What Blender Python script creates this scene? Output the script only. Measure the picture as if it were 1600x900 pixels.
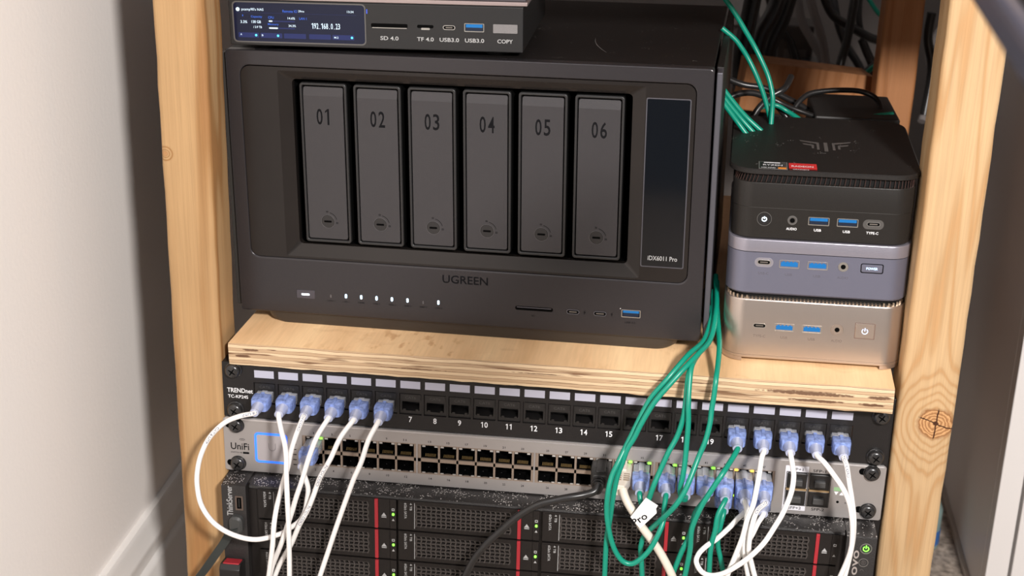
import bpy, math, random
from mathutils import Matrix, Vector, Euler
random.seed(4)
for o in list(bpy.data.objects): bpy.data.objects.remove(o)
SC = bpy.context.scene
COL = SC.collection
PI = math.pi

# ---------------------------------------------------------------- camera, world, lights, exposure
cam_d = bpy.data.cameras.new('camera'); cam = bpy.data.objects.new('camera', cam_d); COL.objects.link(cam)
cam.location = (0.3166, -0.9369, 0.5209)
cam.rotation_euler = (math.radians(69.0311), math.radians(-1.2981), math.radians(6.8328))
cam_d.sensor_width = 36.0
cam_d.lens = 36.0 * 2254.43 / 1600.0
cam_d.clip_start = 0.02
cam_d.dof.use_dof = True
cam_d.dof.focus_distance = 1.0
cam_d.dof.aperture_fstop = 12.0
SC.camera = cam

world = bpy.data.worlds.new('room_light'); SC.world = world; world.use_nodes = True
wn = world.node_tree.nodes['Background']
wn.inputs[0].default_value = (0.92, 0.94, 1.0, 1); wn.inputs[1].default_value = 0.15

def area(name, loc, target, size, power, color):
    d = bpy.data.lights.new(name, 'AREA'); d.shape = 'DISK'; d.size = size; d.energy = power; d.color = color
    o = bpy.data.objects.new(name, d); COL.objects.link(o); o.location = loc
    o.rotation_euler = (Vector(target) - Vector(loc)).to_track_quat('-Z', 'Y').to_euler()
    return o
area('key_lamp', (0.72, -1.25, 0.88), (0.25, 0.0, 0.15), 0.14, 32, (1.0, 0.955, 0.92))
area('fill_lamp', (-0.1, -1.5, 2.1), (0.25, 0.1, 0.1), 0.9, 7, (0.97, 0.97, 1.0))  # soft overhead fill added, no lamp seen there

SC.view_settings.view_transform = 'Standard'
SC.view_settings.look = 'None'
SC.view_settings.exposure = 0.0
SC.view_settings.gamma = 1.0
SC.view_settings.use_curve_mapping = False
SC.cycles.max_bounces = 8
SC.cycles.transparent_max_bounces = 12

# ---------------------------------------------------------------- mesh builder (all sizes in millimetres)
class MB:
    def __init__(s): s.v = []; s.f = []; s.m = []
    def add(s, vs, fs, m=0):
        b = len(s.v); s.v.extend(vs)
        for f in fs: s.f.append(tuple(b + i for i in f)); s.m.append(m)
        return s
    def box(s, x0, x1, y0, y1, z0, z1, m=0):
        v = [(x, y, z) for z in (z0, z1) for y in (y0, y1) for x in (x0, x1)]
        return s.add(v, [(0,2,3,1),(4,5,7,6),(0,1,5,4),(2,6,7,3),(0,4,6,2),(1,3,7,5)], m)
    def loft(s, rings, m=0, cap0=True, cap1=True):
        n = len(rings[0]); b = []
        vs = [p for r in rings for p in r]; fs = []
        for k in range(len(rings) - 1):
            for i in range(n):
                j = (i + 1) % n
                fs.append((k*n+i, k*n+j, (k+1)*n+j, (k+1)*n+i))
        if cap0: fs.append(tuple(reversed(range(n))))
        if cap1: fs.append(tuple((len(rings)-1)*n + i for i in range(n)))
        return s.add(vs, fs, m)
    def slab(s, x0, x1, z0, z1, r, y0, y1, m=0, n=5, bev=0.0):
        "rounded rectangle in XZ, front at y0 (towards the camera), back at y1"
        def rg(y, d): return [(x, y, z) for x, z in rrect(x0+d, x1-d, z0+d, z1-d, max(r-d, .05), n)]
        rings = [rg(y0, bev), rg(y0+bev, 0), rg(y1, 0)] if bev else [rg(y0, 0), rg(y1, 0)]
        return s.loft(rings, m)
    def vprism(s, x0, x1, y0, y1, z0, z1, r, m=0, n=8, bev=0.0, bev0=0.0):
        "rounded rectangle in XY extruded up"
        def rg(z, d): return [(x, y, z) for x, y in rrect(x0+d, x1-d, y0+d, y1-d, max(r-d, .05), n)]
        rings = []
        if bev0: rings.append(rg(z0, bev0)); rings.append(rg(z0+bev0, 0))
        else: rings.append(rg(z0, 0))
        if bev:
            for k in range(4):
                a = k/3*PI/2; rings.append(rg(z1-bev+bev*math.sin(a), bev*(1-math.cos(a))))
        else: rings.append(rg(z1, 0))
        return s.loft(rings, m)
    def frame(s, o, i, ro, ri, y0, y1, m=0, n=5, yi=None, flip=False):
        "plate in XZ with outline o=(x0,x1,z0,z1) and a hole i; yi = depth of the hole's edge"
        if yi is None: yi = y0
        O = rrect(*o, ro, n); I = rrect(*i, ri, n); N = len(O)
        vs = [(x, y0, z) for x, z in O] + [(x, yi, z) for x, z in I] + [(x, y1, z) for x, z in I] + [(x, y1, z) for x, z in O]
        fs = []
        for a in range(4):
            for k in range(N):
                j = (k+1) % N
                fs.append((a*N+k, a*N+j, ((a+1) % 4)*N+j, ((a+1) % 4)*N+k))
        return s.add(vs, fs, m)
    def disc(s, cx, cz, r, y0, y1, m=0, n=24, bev=0.0):
        def rg(y, rr): return [(cx+rr*math.cos(2*PI*k/n), y, cz+rr*math.sin(2*PI*k/n)) for k in range(n)]
        rings = [rg(y0, r-bev), rg(y0+bev, r), rg(y1, r)] if bev else [rg(y0, r), rg(y1, r)]
        return s.loft(rings, m)
    def torus(s, cx, cz, r, t, y, m=0, n=28, a0=0, a1=2*PI, k=6):
        rings = []
        closed = abs(a1-a0-2*PI) < 1e-6
        steps = n if closed else n+1
        vs = []; fs = []
        for i in range(steps):
            a = a0+(a1-a0)*i/n
            for j in range(k):
                b = 2*PI*j/k; rr = r+t*math.cos(b)
                vs.append((cx+rr*math.cos(a), y+t*math.sin(b), cz+rr*math.sin(a)))
        for i in range(n):
            i2 = (i+1) % steps
            for j in range(k):
                j2 = (j+1) % k
                fs.append((i*k+j, i*k+j2, i2*k+j2, i2*k+j))
        return s.add(vs, fs, m)
    def text(s, string, cx, cz, w, h, y, m=0, rot=0, xf=None):
        vs, fs, (x0, x1, y0, y1) = glyphs(string)
        sx = w/(x1-x0); sy = (h/(y1-y0)) if h else sx
        c, sn = math.cos(rot), math.sin(rot); out = []
        for a, b in vs:
            u = (a-(x0+x1)/2)*sx; v = (b-(y0+y1)/2)*sy
            u, v = u*c-v*sn, u*sn+v*c
            out.append(xf(cx+u, cz+v) if xf else (cx+u, y, cz+v))
        return s.add(out, fs, m)
    def quad(s, a, b, c, d, m=0): return s.add([a, b, c, d], [(0, 1, 2, 3)], m)
    def tube(s, pts, r, n=10, m=0, caps=True, rad=None):
        P = [Vector(p) for p in pts]; rings = []; up = None
        for i, p in enumerate(P):
            t = (P[min(i+1, len(P)-1)] - P[max(i-1, 0)]).normalized()
            if up is None:
                up = t.orthogonal().normalized()
            up = (up - t*up.dot(t)).normalized(); si = t.cross(up)
            rr = rad[i] if rad else r
            rings.append([tuple(p + (up*math.cos(2*PI*k/n) + si*math.sin(2*PI*k/n))*rr) for k in range(n)])
        return s.loft(rings, m, caps, caps)
    def make(s, name, mats, parent=None, smooth=35, bevel=0, loc=None, seg=2):
        me = bpy.data.meshes.new(name)
        me.from_pydata([(x*.001, y*.001, z*.001) for x, y, z in s.v], [], s.f)
        if not isinstance(mats, (list, tuple)): mats = [mats]
        for m in mats: me.materials.append(m)
        if len(mats) > 1: me.polygons.foreach_set('material_index', s.m)
        import bmesh
        bm = bmesh.new(); bm.from_mesh(me); bmesh.ops.recalc_face_normals(bm, faces=bm.faces); bm.to_mesh(me); bm.free()
        if smooth:
            me.polygons.foreach_set('use_smooth', [True]*len(me.polygons))
            me.set_sharp_from_angle(angle=math.radians(smooth))
        me.update()
        o = bpy.data.objects.new(name, me); COL.objects.link(o)
        if parent: o.parent = parent
        if loc: o.location = [c*.001 for c in loc]
        if bevel:
            b = o.modifiers.new('bevel', 'BEVEL'); b.width = bevel*.001; b.segments = seg; b.limit_method = 'ANGLE'; b.angle_limit = math.radians(40)
        return o

def digits(mb, s, cx, cz, h, y, adv=.60):
    "numbers whose 1 carries a flag"
    for k, ch in enumerate(s):
        x = cx+(k-(len(s)-1)/2)*h*adv*1.08
        if ch == '1': mb.add([(x-.02*h, y, cz-h/2), (x+.12*h, y, cz-h/2), (x+.12*h, y, cz+h/2), (x+.02*h, y, cz+h/2), (x-.20*h, y, cz+.34*h), (x-.20*h, y, cz+.20*h), (x-.02*h, y, cz+.29*h)], [(0, 1, 2, 3, 6), (3, 4, 5, 6)])
        elif ch == '.': mb.box(x-.06*h, x+.06*h, y, y+.02, cz-h/2, cz-h*.38)
        else: mb.text(ch, x, cz, h*adv*.92, h, y)
def rrect(x0, x1, z0, z1, r, n=5):
    pts = []
    for cx, cz, a in ((x1-r, z1-r, 0), (x0+r, z1-r, PI/2), (x0+r, z0+r, PI), (x1-r, z0+r, 1.5*PI)):
        for k in range(n+1):
            t = a+PI/2*k/n; pts.append((cx+r*math.cos(t), cz+r*math.sin(t)))
    return pts

_gl = {}
def glyphs(string):
    if string not in _gl:
        cu = bpy.data.curves.new('lettering', 'FONT'); cu.body = string; cu.resolution_u = 3; cu.size = 1; cu.offset = 0.012
        ob = bpy.data.objects.new('lettering', cu)
        me = bpy.data.meshes.new_from_object(ob)
        vs = [(v.co.x, v.co.y) for v in me.vertices]; fs = [tuple(p.vertices) for p in me.polygons]
        bpy.data.objects.remove(ob); bpy.data.meshes.remove(me)
        xs = [v[0] for v in vs]; ys = [v[1] for v in vs]
        _gl[string] = (vs, fs, (min(xs), max(xs), min(ys), max(ys)))
    return _gl[string]

def tag(o, label, cat, group=None):
    o['label'] = label; o['category'] = cat
    if group: o['group'] = group
    return o
def thing(name, label, cat, loc=(0, 0, 0), rot=(0, 0, 0), group=None):
    "an Empty at the thing's base; loc in mm"
    o = bpy.data.objects.new(name, None); COL.objects.link(o); o.empty_display_size = .02
    o.location = [c*.001 for c in loc]; o.rotation_euler = rot
    return tag(o, label, cat, group)
def structure(o): o['kind'] = 'structure'; return o
def dup(o, parent, dx=0, dy=0, dz=0):
    c = o.copy(); COL.objects.link(c); c.parent = parent
    c.location = (o.location.x+dx*.001, o.location.y+dy*.001, o.location.z+dz*.001)
    return c

# ---------------------------------------------------------------- materials
def nt(name):
    m = bpy.data.materials.new(name); m.use_nodes = True
    return m, m.node_tree.nodes, m.node_tree.links, m.node_tree.nodes['Principled BSDF']
def mat(name, col, rough=.5, metal=0.0, spec=.5, bump=0, bscale=800, var=0, vscale=40, alpha=1, trans=0, emit=None, estr=0, coat=0, stretch=None, dust=0, dcol=(.5, .47, .45)):
    m, N, L, b = nt(name)
    b.inputs['Base Color'].default_value = (*col, 1); b.inputs['Roughness'].default_value = rough
    b.inputs['Metallic'].default_value = metal; b.inputs['Specular IOR Level'].default_value = spec
    b.inputs['Alpha'].default_value = alpha; b.inputs['Transmission Weight'].default_value = trans
    b.inputs['Coat Weight'].default_value = coat
    if emit: b.inputs['Emission Color'].default_value = (*emit, 1); b.inputs['Emission Strength'].default_value = estr
    if bump or var or dust:
        tc = N.new('ShaderNodeTexCoord'); mp = N.new('ShaderNodeMapping'); L.new(tc.outputs['Object'], mp.inputs[0])
        if stretch: mp.inputs['Scale'].default_value = stretch
    last = None
    if var:
        n = N.new('ShaderNodeTexNoise'); n.inputs['Scale'].default_value = vscale; n.inputs['Detail'].default_value = 4
        L.new(mp.outputs[0], n.inputs[0])
        mr = N.new('ShaderNodeMapRange'); mr.inputs[1].default_value = .3; mr.inputs[2].default_value = .7
        mr.inputs[3].default_value = 1-var; mr.inputs[4].default_value = 1+var; L.new(n.outputs[0], mr.inputs[0])
        mx = N.new('ShaderNodeVectorMath'); mx.operation = 'SCALE'; mx.inputs[0].default_value = col; L.new(mr.outputs[0], mx.inputs['Scale'])
        L.new(mx.outputs[0], b.inputs['Base Color']); last = mx.outputs[0]
    if dust:
        v = N.new('ShaderNodeTexVoronoi'); v.inputs['Scale'].default_value = 1150; L.new(tc.outputs['Object'], v.inputs[0])
        n2 = N.new('ShaderNodeTexNoise'); n2.inputs['Scale'].default_value = 90; n2.inputs['Detail'].default_value = 3; L.new(tc.outputs['Object'], n2.inputs[0])
        wn_ = N.new('ShaderNodeSeparateColor'); L.new(v.outputs['Color'], wn_.inputs[0])
        add = N.new('ShaderNodeMath'); add.operation = 'MULTIPLY'; L.new(wn_.outputs[0], add.inputs[0]); L.new(n2.outputs[0], add.inputs[1])
        th = N.new('ShaderNodeMath'); th.operation = 'GREATER_THAN'; th.inputs[1].default_value = .62-.22*dust; L.new(add.outputs[0], th.inputs[0])
        ds = N.new('ShaderNodeMath'); ds.operation = 'LESS_THAN'; ds.inputs[1].default_value = .50; L.new(v.outputs['Distance'], ds.inputs[0])
        mu = N.new('ShaderNodeMath'); mu.operation = 'MULTIPLY'; L.new(th.outputs[0], mu.inputs[0]); L.new(ds.outputs[0], mu.inputs[1])
        ge = N.new('ShaderNodeNewGeometry'); sz = N.new('ShaderNodeSeparateXYZ'); L.new(ge.outputs['Normal'], sz.inputs[0])
        g2 = N.new('ShaderNodeMath'); g2.operation = 'GREATER_THAN'; g2.inputs[1].default_value = .5; L.new(sz.outputs[2], g2.inputs[0])
        m2_ = N.new('ShaderNodeMath'); m2_.operation = 'MULTIPLY'; L.new(mu.outputs[0], m2_.inputs[0]); L.new(g2.outputs[0], m2_.inputs[1]); mu = m2_
        mc = N.new('ShaderNodeMix'); mc.data_type = 'RGBA'; L.new(mu.outputs[0], mc.inputs[0])
        mc.inputs[6].default_value = (*col, 1); mc.inputs[7].default_value = (*dcol, 1)
        if last: L.new(last, mc.inputs[6])
        L.new(mc.outputs[2], b.inputs['Base Color'])
    if bump:
        n = N.new('ShaderNodeTexNoise'); n.inputs['Scale'].default_value = bscale; n.inputs['Detail'].default_value = 2
        L.new(mp.outputs[0], n.inputs[0])
        bp = N.new('ShaderNodeBump'); bp.inputs['Strength'].default_value = bump; bp.inputs['Distance'].default_value = .0005
        L.new(n.outputs[0], bp.inputs['Height']); L.new(bp.outputs[0], b.inputs['Normal'])
    return m

def M_(N, L, op, a, b_=None, c=None):
    n = N.new('ShaderNodeMath'); n.operation = op
    for k, v in enumerate((a, b_, c)):
        if v is None: continue
        if isinstance(v, (int, float)): n.inputs[k].default_value = v
        else: L.new(v, n.inputs[k])
    return n.outputs[0]
def ramp(N, L, fac, stops):
    r = N.new('ShaderNodeValToRGB'); el = r.color_ramp.elements
    while len(el) < len(stops): el.new(.5)
    for e, (p, c) in zip(el, stops): e.position = p; e.color = (*c, 1)
    L.new(fac, r.inputs[0]); return r.outputs[0]
def mixc(N, L, f, a, b_, mode='MIX'):
    n = N.new('ShaderNodeMix'); n.data_type = 'RGBA'; n.blend_type = mode
    for k, v in ((0, f), (6, a), (7, b_)):
        if isinstance(v, (int, float)): n.inputs[k].default_value = v
        elif isinstance(v, tuple): n.inputs[k].default_value = (*v, 1)
        else: L.new(v, n.inputs[k])
    return n.outputs[2]

def wood(name, grain='Z', light=(.72, .47, .25), mid=(.60, .36, .17), dark=(.33, .17, .07), seed=0.0, freq=9, knots=(), rough=.62, spread=26):
    "sawn softwood: rings stretched along the grain, fine fibres, round knots with cracks (object space, metres)"
    m, N, L, b = nt(name)
    tc = N.new('ShaderNodeTexCoord'); P = tc.outputs['Object']
    sep = N.new('ShaderNodeSeparateXYZ'); L.new(P, sep.inputs[0])
    ax = {'X': (1.6, spread, spread), 'Y': (spread, 1.6, spread), 'Z': (spread, spread, 1.6)}[grain]
    mp = N.new('ShaderNodeMapping'); L.new(P, mp.inputs[0]); mp.inputs['Scale'].default_value = ax; mp.inputs['Location'].default_value = (seed, seed*1.7, seed*.6)
    n1 = N.new('ShaderNodeTexNoise'); n1.inputs['Scale'].default_value = 1.0; n1.inputs['Detail'].default_value = 2.5; n1.inputs['Roughness'].default_value = .45
    L.new(mp.outputs[0], n1.inputs[0])
    h = n1.outputs[0]; masks = []
    for kx, kz, kr in knots:
        dx = M_(N, L, 'SUBTRACT', sep.outputs[0], kx); dz = M_(N, L, 'SUBTRACT', sep.outputs[2], kz)
        dd = M_(N, L, 'SQRT', M_(N, L, 'ADD', M_(N, L, 'MULTIPLY', dx, dx), M_(N, L, 'MULTIPLY', dz, M_(N, L, 'MULTIPLY', dz, 1.15))))
        g = M_(N, L, 'POWER', 2.718, M_(N, L, 'MULTIPLY', M_(N, L, 'MULTIPLY', dd, dd), -1/(2*(kr*1.5)**2)))
        h = M_(N, L, 'ADD', h, M_(N, L, 'MULTIPLY', g, .55)); masks.append((dx, dz, dd, kr))
    s = M_(N, L, 'SINE', M_(N, L, 'MULTIPLY', h, freq*6.283))
    s = M_(N, L, 'MULTIPLY_ADD', s, .5, .5)
    c = ramp(N, L, s, [(0, light), (.6, tuple((a*.75+b2*.25) for a, b2 in zip(light, mid))), (.93, mid), (1, tuple((a*.6+b2*.4) for a, b2 in zip(mid, dark)))])
    ax2 = {'X': (14, 900, 900), 'Y': (900, 14, 900), 'Z': (900, 900, 14)}[grain]
    mp2 = N.new('ShaderNodeMapping'); L.new(P, mp2.inputs[0]); mp2.inputs['Scale'].default_value = ax2
    n2 = N.new('ShaderNodeTexNoise'); n2.inputs['Scale'].default_value = 1.0; n2.inputs['Detail'].default_value = 2; L.new(mp2.outputs[0], n2.inputs[0])
    f2 = M_(N, L, 'MULTIPLY_ADD', n2.outputs[0], .34, .83)
    n3 = N.new('ShaderNodeTexNoise'); n3.inputs['Scale'].default_value = 9; n3.inputs['Detail'].default_value = 3; L.new(P, n3.inputs[0])
    f3 = M_(N, L, 'MULTIPLY_ADD', n3.outputs[0], .30, .85)
    vm = N.new('ShaderNodeVectorMath'); vm.operation = 'SCALE'; L.new(c, vm.inputs[0]); L.new(M_(N, L, 'MULTIPLY', f2, f3), vm.inputs['Scale'])
    c = vm.outputs[0]
    nk = N.new('ShaderNodeTexNoise'); nk.inputs['Scale'].default_value = 130; nk.inputs['Detail'].default_value = 4; L.new(P, nk.inputs[0])
    nkf = M_(N, L, 'MULTIPLY_ADD', nk.outputs[0], .010, -.005)
    bumpsrc = n2.outputs[0]
    for dx, dz, dd, kr in masks:
        d2 = M_(N, L, 'ADD', dd, M_(N, L, 'MULTIPLY', nkf, kr/.017))
        mask = N.new('ShaderNodeMapRange'); mask.inputs[1].default_value = kr*1.05; mask.inputs[2].default_value = kr*.86; L.new(d2, mask.inputs[0])
        rg = M_(N, L, 'MULTIPLY_ADD', M_(N, L, 'SINE', M_(N, L, 'MULTIPLY', d2, 6.283*5.5/kr)), .5, .5)
        kc = ramp(N, L, rg, [(0, (.30, .14, .055)), (.6, (.46, .24, .10)), (1, (.58, .33, .15))])
        rim = N.new('ShaderNodeMapRange'); rim.inputs[1].default_value = kr*.78; rim.inputs[2].default_value = kr*.95; L.new(d2, rim.inputs[0])
        kc = mixc(N, L, M_(N, L, 'MULTIPLY', rim.outputs[0], .65), kc, (.16, .06, .02))
        if kr > .008:
            w1 = M_(N, L, 'LESS_THAN', M_(N, L, 'ABSOLUTE', M_(N, L, 'ADD', M_(N, L, 'ADD', dx, M_(N, L, 'MULTIPLY', dz, -.08)), M_(N, L, 'MULTIPLY', nkf, .35))), .00055)
            w2 = M_(N, L, 'LESS_THAN', M_(N, L, 'ABSOLUTE', M_(N, L, 'ADD', M_(N, L, 'ADD', dz, M_(N, L, 'MULTIPLY', dx, .33)), M_(N, L, 'MULTIPLY', nkf, .35))), .00045)
            core = M_(N, L, 'LESS_THAN', d2, kr*.16)
            cr = M_(N, L, 'MAXIMUM', M_(N, L, 'MAXIMUM', w1, w2), core)
            kc = mixc(N, L, cr, kc, (.055, .018, .006))
        c = mixc(N, L, mask.outputs[0], c, kc)
    L.new(c, b.inputs['Base Color']); b.inputs['Roughness'].default_value = rough; b.inputs['Specular IOR Level'].default_value = .3
    bp = N.new('ShaderNodeBump'); bp.inputs['Strength'].default_value = .35; bp.inputs['Distance'].default_value = .0006
    L.new(bumpsrc, bp.inputs['Height']); L.new(bp.outputs[0], b.inputs['Normal'])
    return m

def plywood():
    "plywood: birch face on top, layered end grain with dark voids on the front edge (object space, metres)"
    m, N, L, b = nt('plywood')
    tc = N.new('ShaderNodeTexCoord'); P = tc.outputs['Object']; geo = N.new('ShaderNodeNewGeometry')
    sep = N.new('ShaderNodeSeparateXYZ'); L.new(P, sep.inputs[0]); z = sep.outputs[2]
    def noise(scale, mapscale, det=3, loc=(0, 0, 0)):
        mp = N.new('ShaderNodeMapping'); L.new(P, mp.inputs[0]); mp.inputs['Scale'].default_value = mapscale; mp.inputs['Location'].default_value = loc
        n = N.new('ShaderNodeTexNoise'); n.inputs['Scale'].default_value = scale; n.inputs['Detail'].default_value = det; L.new(mp.outputs[0], n.inputs[0]); return n.outputs[0]
    # face
    a = noise(1, (30, 5, 5), 3); face = ramp(N, L, a, [(.28, (.59, .36, .18)), (.45, (.71, .46, .25)), (.7, (.79, .55, .31))])
    a2 = noise(1, (600, 40, 40), 2); vm = N.new('ShaderNodeVectorMath'); vm.operation = 'SCALE'; L.new(face, vm.inputs[0]); L.new(M_(N, L, 'MULTIPLY_ADD', a2, .22, .89), vm.inputs['Scale']); face = vm.outputs[0]
    st = noise(1, (150, 70, 70), 4, (3, 1, 0)); gate = noise(1, (9, 9, 9), 1, (.4, 0, 0))
    sm = N.new('ShaderNodeMapRange'); sm.inputs[1].default_value = .56; sm.inputs[2].default_value = .66; L.new(st, sm.inputs[0])
    gm = N.new('ShaderNodeMapRange'); gm.inputs[1].default_value = .48; gm.inputs[2].default_value = .62; L.new(gate, gm.inputs[0])
    face = mixc(N, L, M_(N, L, 'MULTIPLY', M_(N, L, 'MULTIPLY', sm.outputs[0], gm.outputs[0]), .55), face, (.42, .20, .08))
    # edge
    w = noise(1, (22, 22, 40), 3)
    ly = M_(N, L, 'ADD', M_(N, L, 'MULTIPLY', z, 1/.0024), M_(N, L, 'MULTIPLY', w, 1.1))
    fr = M_(N, L, 'FRACT', ly); odd = M_(N, L, 'FRACT', M_(N, L, 'MULTIPLY', M_(N, L, 'FLOOR', ly), .5))
    ec = mixc(N, L, M_(N, L, 'MULTIPLY', odd, 1.6), (.66, .49, .31), (.44, .29, .17))
    glue = M_(N, L, 'LESS_THAN', fr, .13); gl = M_(N, L, 'MULTIPLY', glue, noise(1, (60, 60, 60), 2, (5, 0, 0)))
    ec = mixc(N, L, M_(N, L, 'MULTIPLY', gl, 1.5), ec, (.16, .08, .035))
    fb = noise(1, (45, 45, 2200), 2, (1, 0, 0)); vm2 = N.new('ShaderNodeVectorMath'); vm2.operation = 'SCALE'; L.new(ec, vm2.inputs[0]); L.new(M_(N, L, 'MULTIPLY_ADD', fb, .5, .75), vm2.inputs['Scale']); ec = vm2.outputs[0]
    vd = noise(1, (17, 17, 260), 3, (2.3, 0, .4)); vr = N.new('ShaderNodeMapRange'); vr.inputs[1].default_value = .585; vr.inputs[2].default_value = .64; L.new(vd, vr.inputs[0])
    zz = N.new('ShaderNodeMapRange'); zz.inputs[1].default_value = .0135; zz.inputs[2].default_value = .0115; L.new(z, zz.inputs[0])
    z2 = N.new('ShaderNodeMapRange'); z2.inputs[1].default_value = .0030; z2.inputs[2].default_value = .0045; L.new(z, z2.inputs[0])
    ec = mixc(N, L, M_(N, L, 'MULTIPLY', M_(N, L, 'MULTIPLY', vr.outputs[0], .85), M_(N, L, 'MULTIPLY', zz.outputs[0], z2.outputs[0])), ec, (.13, .05, .018))
    vn = M_(N, L, 'MULTIPLY_ADD', noise(1, (260, 260, 500), 4, (7, 0, 0)), 2.4, -1.2)
    for vx, vz, rx, rz in ((17, 12.2, 6.5, .9), (10.5, 7.2, 7, 1.25), (33, 13.4, 4, .4), (140, 6.5, 26, .35), (228, 9.5, 22, .4), (413, 9.2, 34, 1.7), (420, 3.9, 21, 1.2), (462, 9.2, 9, 1.5), (457, 3.6, 10, 1.2), (330, 11, 20, .5)):
        ex = M_(N, L, 'MULTIPLY_ADD', sep.outputs[0], 1000/rx, -vx/rx); ez = M_(N, L, 'MULTIPLY_ADD', z, 1000/rz, -vz/rz)
        q = M_(N, L, 'ADD', M_(N, L, 'ADD', M_(N, L, 'MULTIPLY', ex, ex), M_(N, L, 'MULTIPLY', ez, ez)), M_(N, L, 'MULTIPLY', vn, 1.1))
        mrv = N.new('ShaderNodeMapRange'); mrv.inputs[1].default_value = 1.0; mrv.inputs[2].default_value = .45; mrv.inputs[4].default_value = .9; L.new(q, mrv.inputs[0])
        ec = mixc(N, L, mrv.outputs[0], ec, (.10, .042, .02))
    up = M_(N, L, 'GREATER_THAN', z, .01638)
    c = mixc(N, L, up, ec, face)
    L.new(c, b.inputs['Base Color']); b.inputs['Roughness'].default_value = .5; b.inputs['Specular IOR Level'].default_value = .35
    bp = N.new('ShaderNodeBump'); bp.inputs['Strength'].default_value = .4; bp.inputs['Distance'].default_value = .0005
    L.new(M_(N, L, 'ADD', fb, M_(N, L, 'MULTIPLY', vr.outputs[0], -2)), bp.inputs['Height']); L.new(bp.outputs[0], b.inputs['Normal'])
    return m
# palette
WOOD_L = wood('pine_left', 'Z', light=(.45, .28, .135), mid=(.31, .16, .06), dark=(.34, .16, .06), seed=.37, freq=5, knots=((-.0312, .2445, .0020),), spread=20)
WOOD_R = wood('pine_right', 'Z', light=(.50, .335, .18), mid=(.43, .265, .128), dark=(.45, .24, .1), seed=2.1, freq=10, knots=((.5121, .0806, .0135),), spread=30)
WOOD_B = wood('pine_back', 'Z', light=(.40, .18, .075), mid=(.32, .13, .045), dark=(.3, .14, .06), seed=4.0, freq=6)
PLY = plywood()
WALL = mat('wall_paint', (.91, .865, .83), .6, bump=.25, bscale=260, spec=.3)
TRIM = mat('trim_paint', (.85, .82, .79), .35, spec=.4)
CARPET = mat('carpet', (.36, .30, .25), .95, bump=1, bscale=500, var=.55, vscale=130)
BLACKP = mat('black_powder_coat', (.014, .0125, .0125), .36, spec=.35, bump=.25, bscale=1500, dust=.0)
BLACKG = mat('black_plastic', (.013, .012, .012), .35, spec=.45)
BLACKM = mat('matte_black', (.006, .006, .006), .7, spec=.2)
HOLE = mat('dark_recess', (.002, .002, .002), .9, spec=.05)
WHITEI = mat('white_ink', (.80, .80, .82), .6)
GREYI = mat('grey_ink', (.38, .38, .38), .6)
BLACKI = mat('black_ink', (.006, .006, .007), .8, spec=.1)
NASF = mat('nas_front_metal', (.036, .0325, .035), .27, metal=.35, spec=.5, bump=.12, bscale=1800, stretch=(.25, 1, 1))
NASI = mat('nas_inset_panel', (.020, .0165, .015), .27, metal=.3, spec=.4, var=.06, vscale=30)
NASB = mat('nas_body', (.010, .008, .0075), .5, spec=.35, dust=.02, dcol=(.16, .15, .14))
NASS = mat('nas_side_metal', (.11, .108, .125), .38, metal=.5)
TRAY = mat('tray_metal', (.050, .047, .050), .34, metal=.35, bump=.1, bscale=2500, dust=.0)
TRAYF = mat('tray_frame_plastic', (.018, .0175, .018), .4, spec=.5)
GLASSB = mat('black_glass', (.003, .004, .006), .08, spec=.5)
SILV = mat('silver_aluminium', (.54, .465, .415), .30, metal=.88, bump=.1, bscale=2600)
SPACE = mat('slate_aluminium', (.20, .205, .275), .38, metal=.65, bump=.1, bscale=2600)
PCBLK = mat('black_pc_plastic', (.017, .015, .0135), .34, spec=.3, bump=.15, bscale=1600)
PCLID = mat('black_pc_lid', (.014, .012, .011), .5, spec=.3, bump=.3, bscale=1500, dust=.0001, dcol=(.2, .19, .18))
NAVY = mat('navy_usb_plastic', (.002, .010, .030), .4)
BLUEP = mat('blue_usb_plastic', (.003, .13, .38), .35, spec=.5, emit=(.0, .18, .6), estr=.0)
STEEL = mat('port_steel', (.55, .53, .50), .3, metal=.9)
GOLD = mat('gold_contacts', (.75, .50, .20), .3, metal=.85)
LEDW = mat('white_led', (.8, .9, 1), .4, emit=(.72, .88, 1.0), estr=2.6)
LEDB = mat('blue_white_led', (.7, .85, 1), .4, emit=(.50, .78, 1.0), estr=3.2)
LEDG = mat('green_led', (.2, 1, .1), .4, emit=(.22, 1.0, .05), estr=2.0)
LEDY = mat('yellow_green_led', (.6, 1, .1), .4, emit=(.55, .95, .04), estr=1.3)
LEDO = mat('amber_led', (1, .6, .1), .4, emit=(1.0, .55, .04), estr=1.6)
SWM = mat('switch_aluminium', (.40, .375, .365), .42, metal=.55, bump=.1, bscale=2500)
TANM = mat('port_shield_nickel', (.33, .26, .21), .42, metal=.5)
LABELW = mat('label_insert', (.45, .45, .54), .4)
CLEAR = mat('clear_polycarbonate', (.82, .84, .92), .12, alpha=.38, spec=.8)
BOOT = mat('clear_blue_boot', (.62, .67, .88), .2, alpha=.55, spec=.9)
BLUET = mat('translucent_blue_plug', (.27, .37, .74), .2, alpha=.80, spec=.8, var=.35, vscale=300)
WCAB = mat('white_cable_jacket', (.86, .84, .82), .38, spec=.4)
GCAB = mat('green_cable_jacket', (.003, .25, .165), .34, spec=.5)
KCAB = mat('black_cable_jacket', (.018, .017, .017), .3, spec=.5)
BCAB = mat('beige_cable_jacket', (.70, .63, .54), .45)
SRVT = mat('server_top_steel', (.020, .018, .0175), .45, spec=.5, bump=.5, bscale=900, dust=.85)
SRVP = mat('server_plastic', (.012, .010, .0095), .34, spec=.35, bump=.2, bscale=900)
SRVG = mat('server_grille', (.050, .043, .040), .4, spec=.5)
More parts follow.
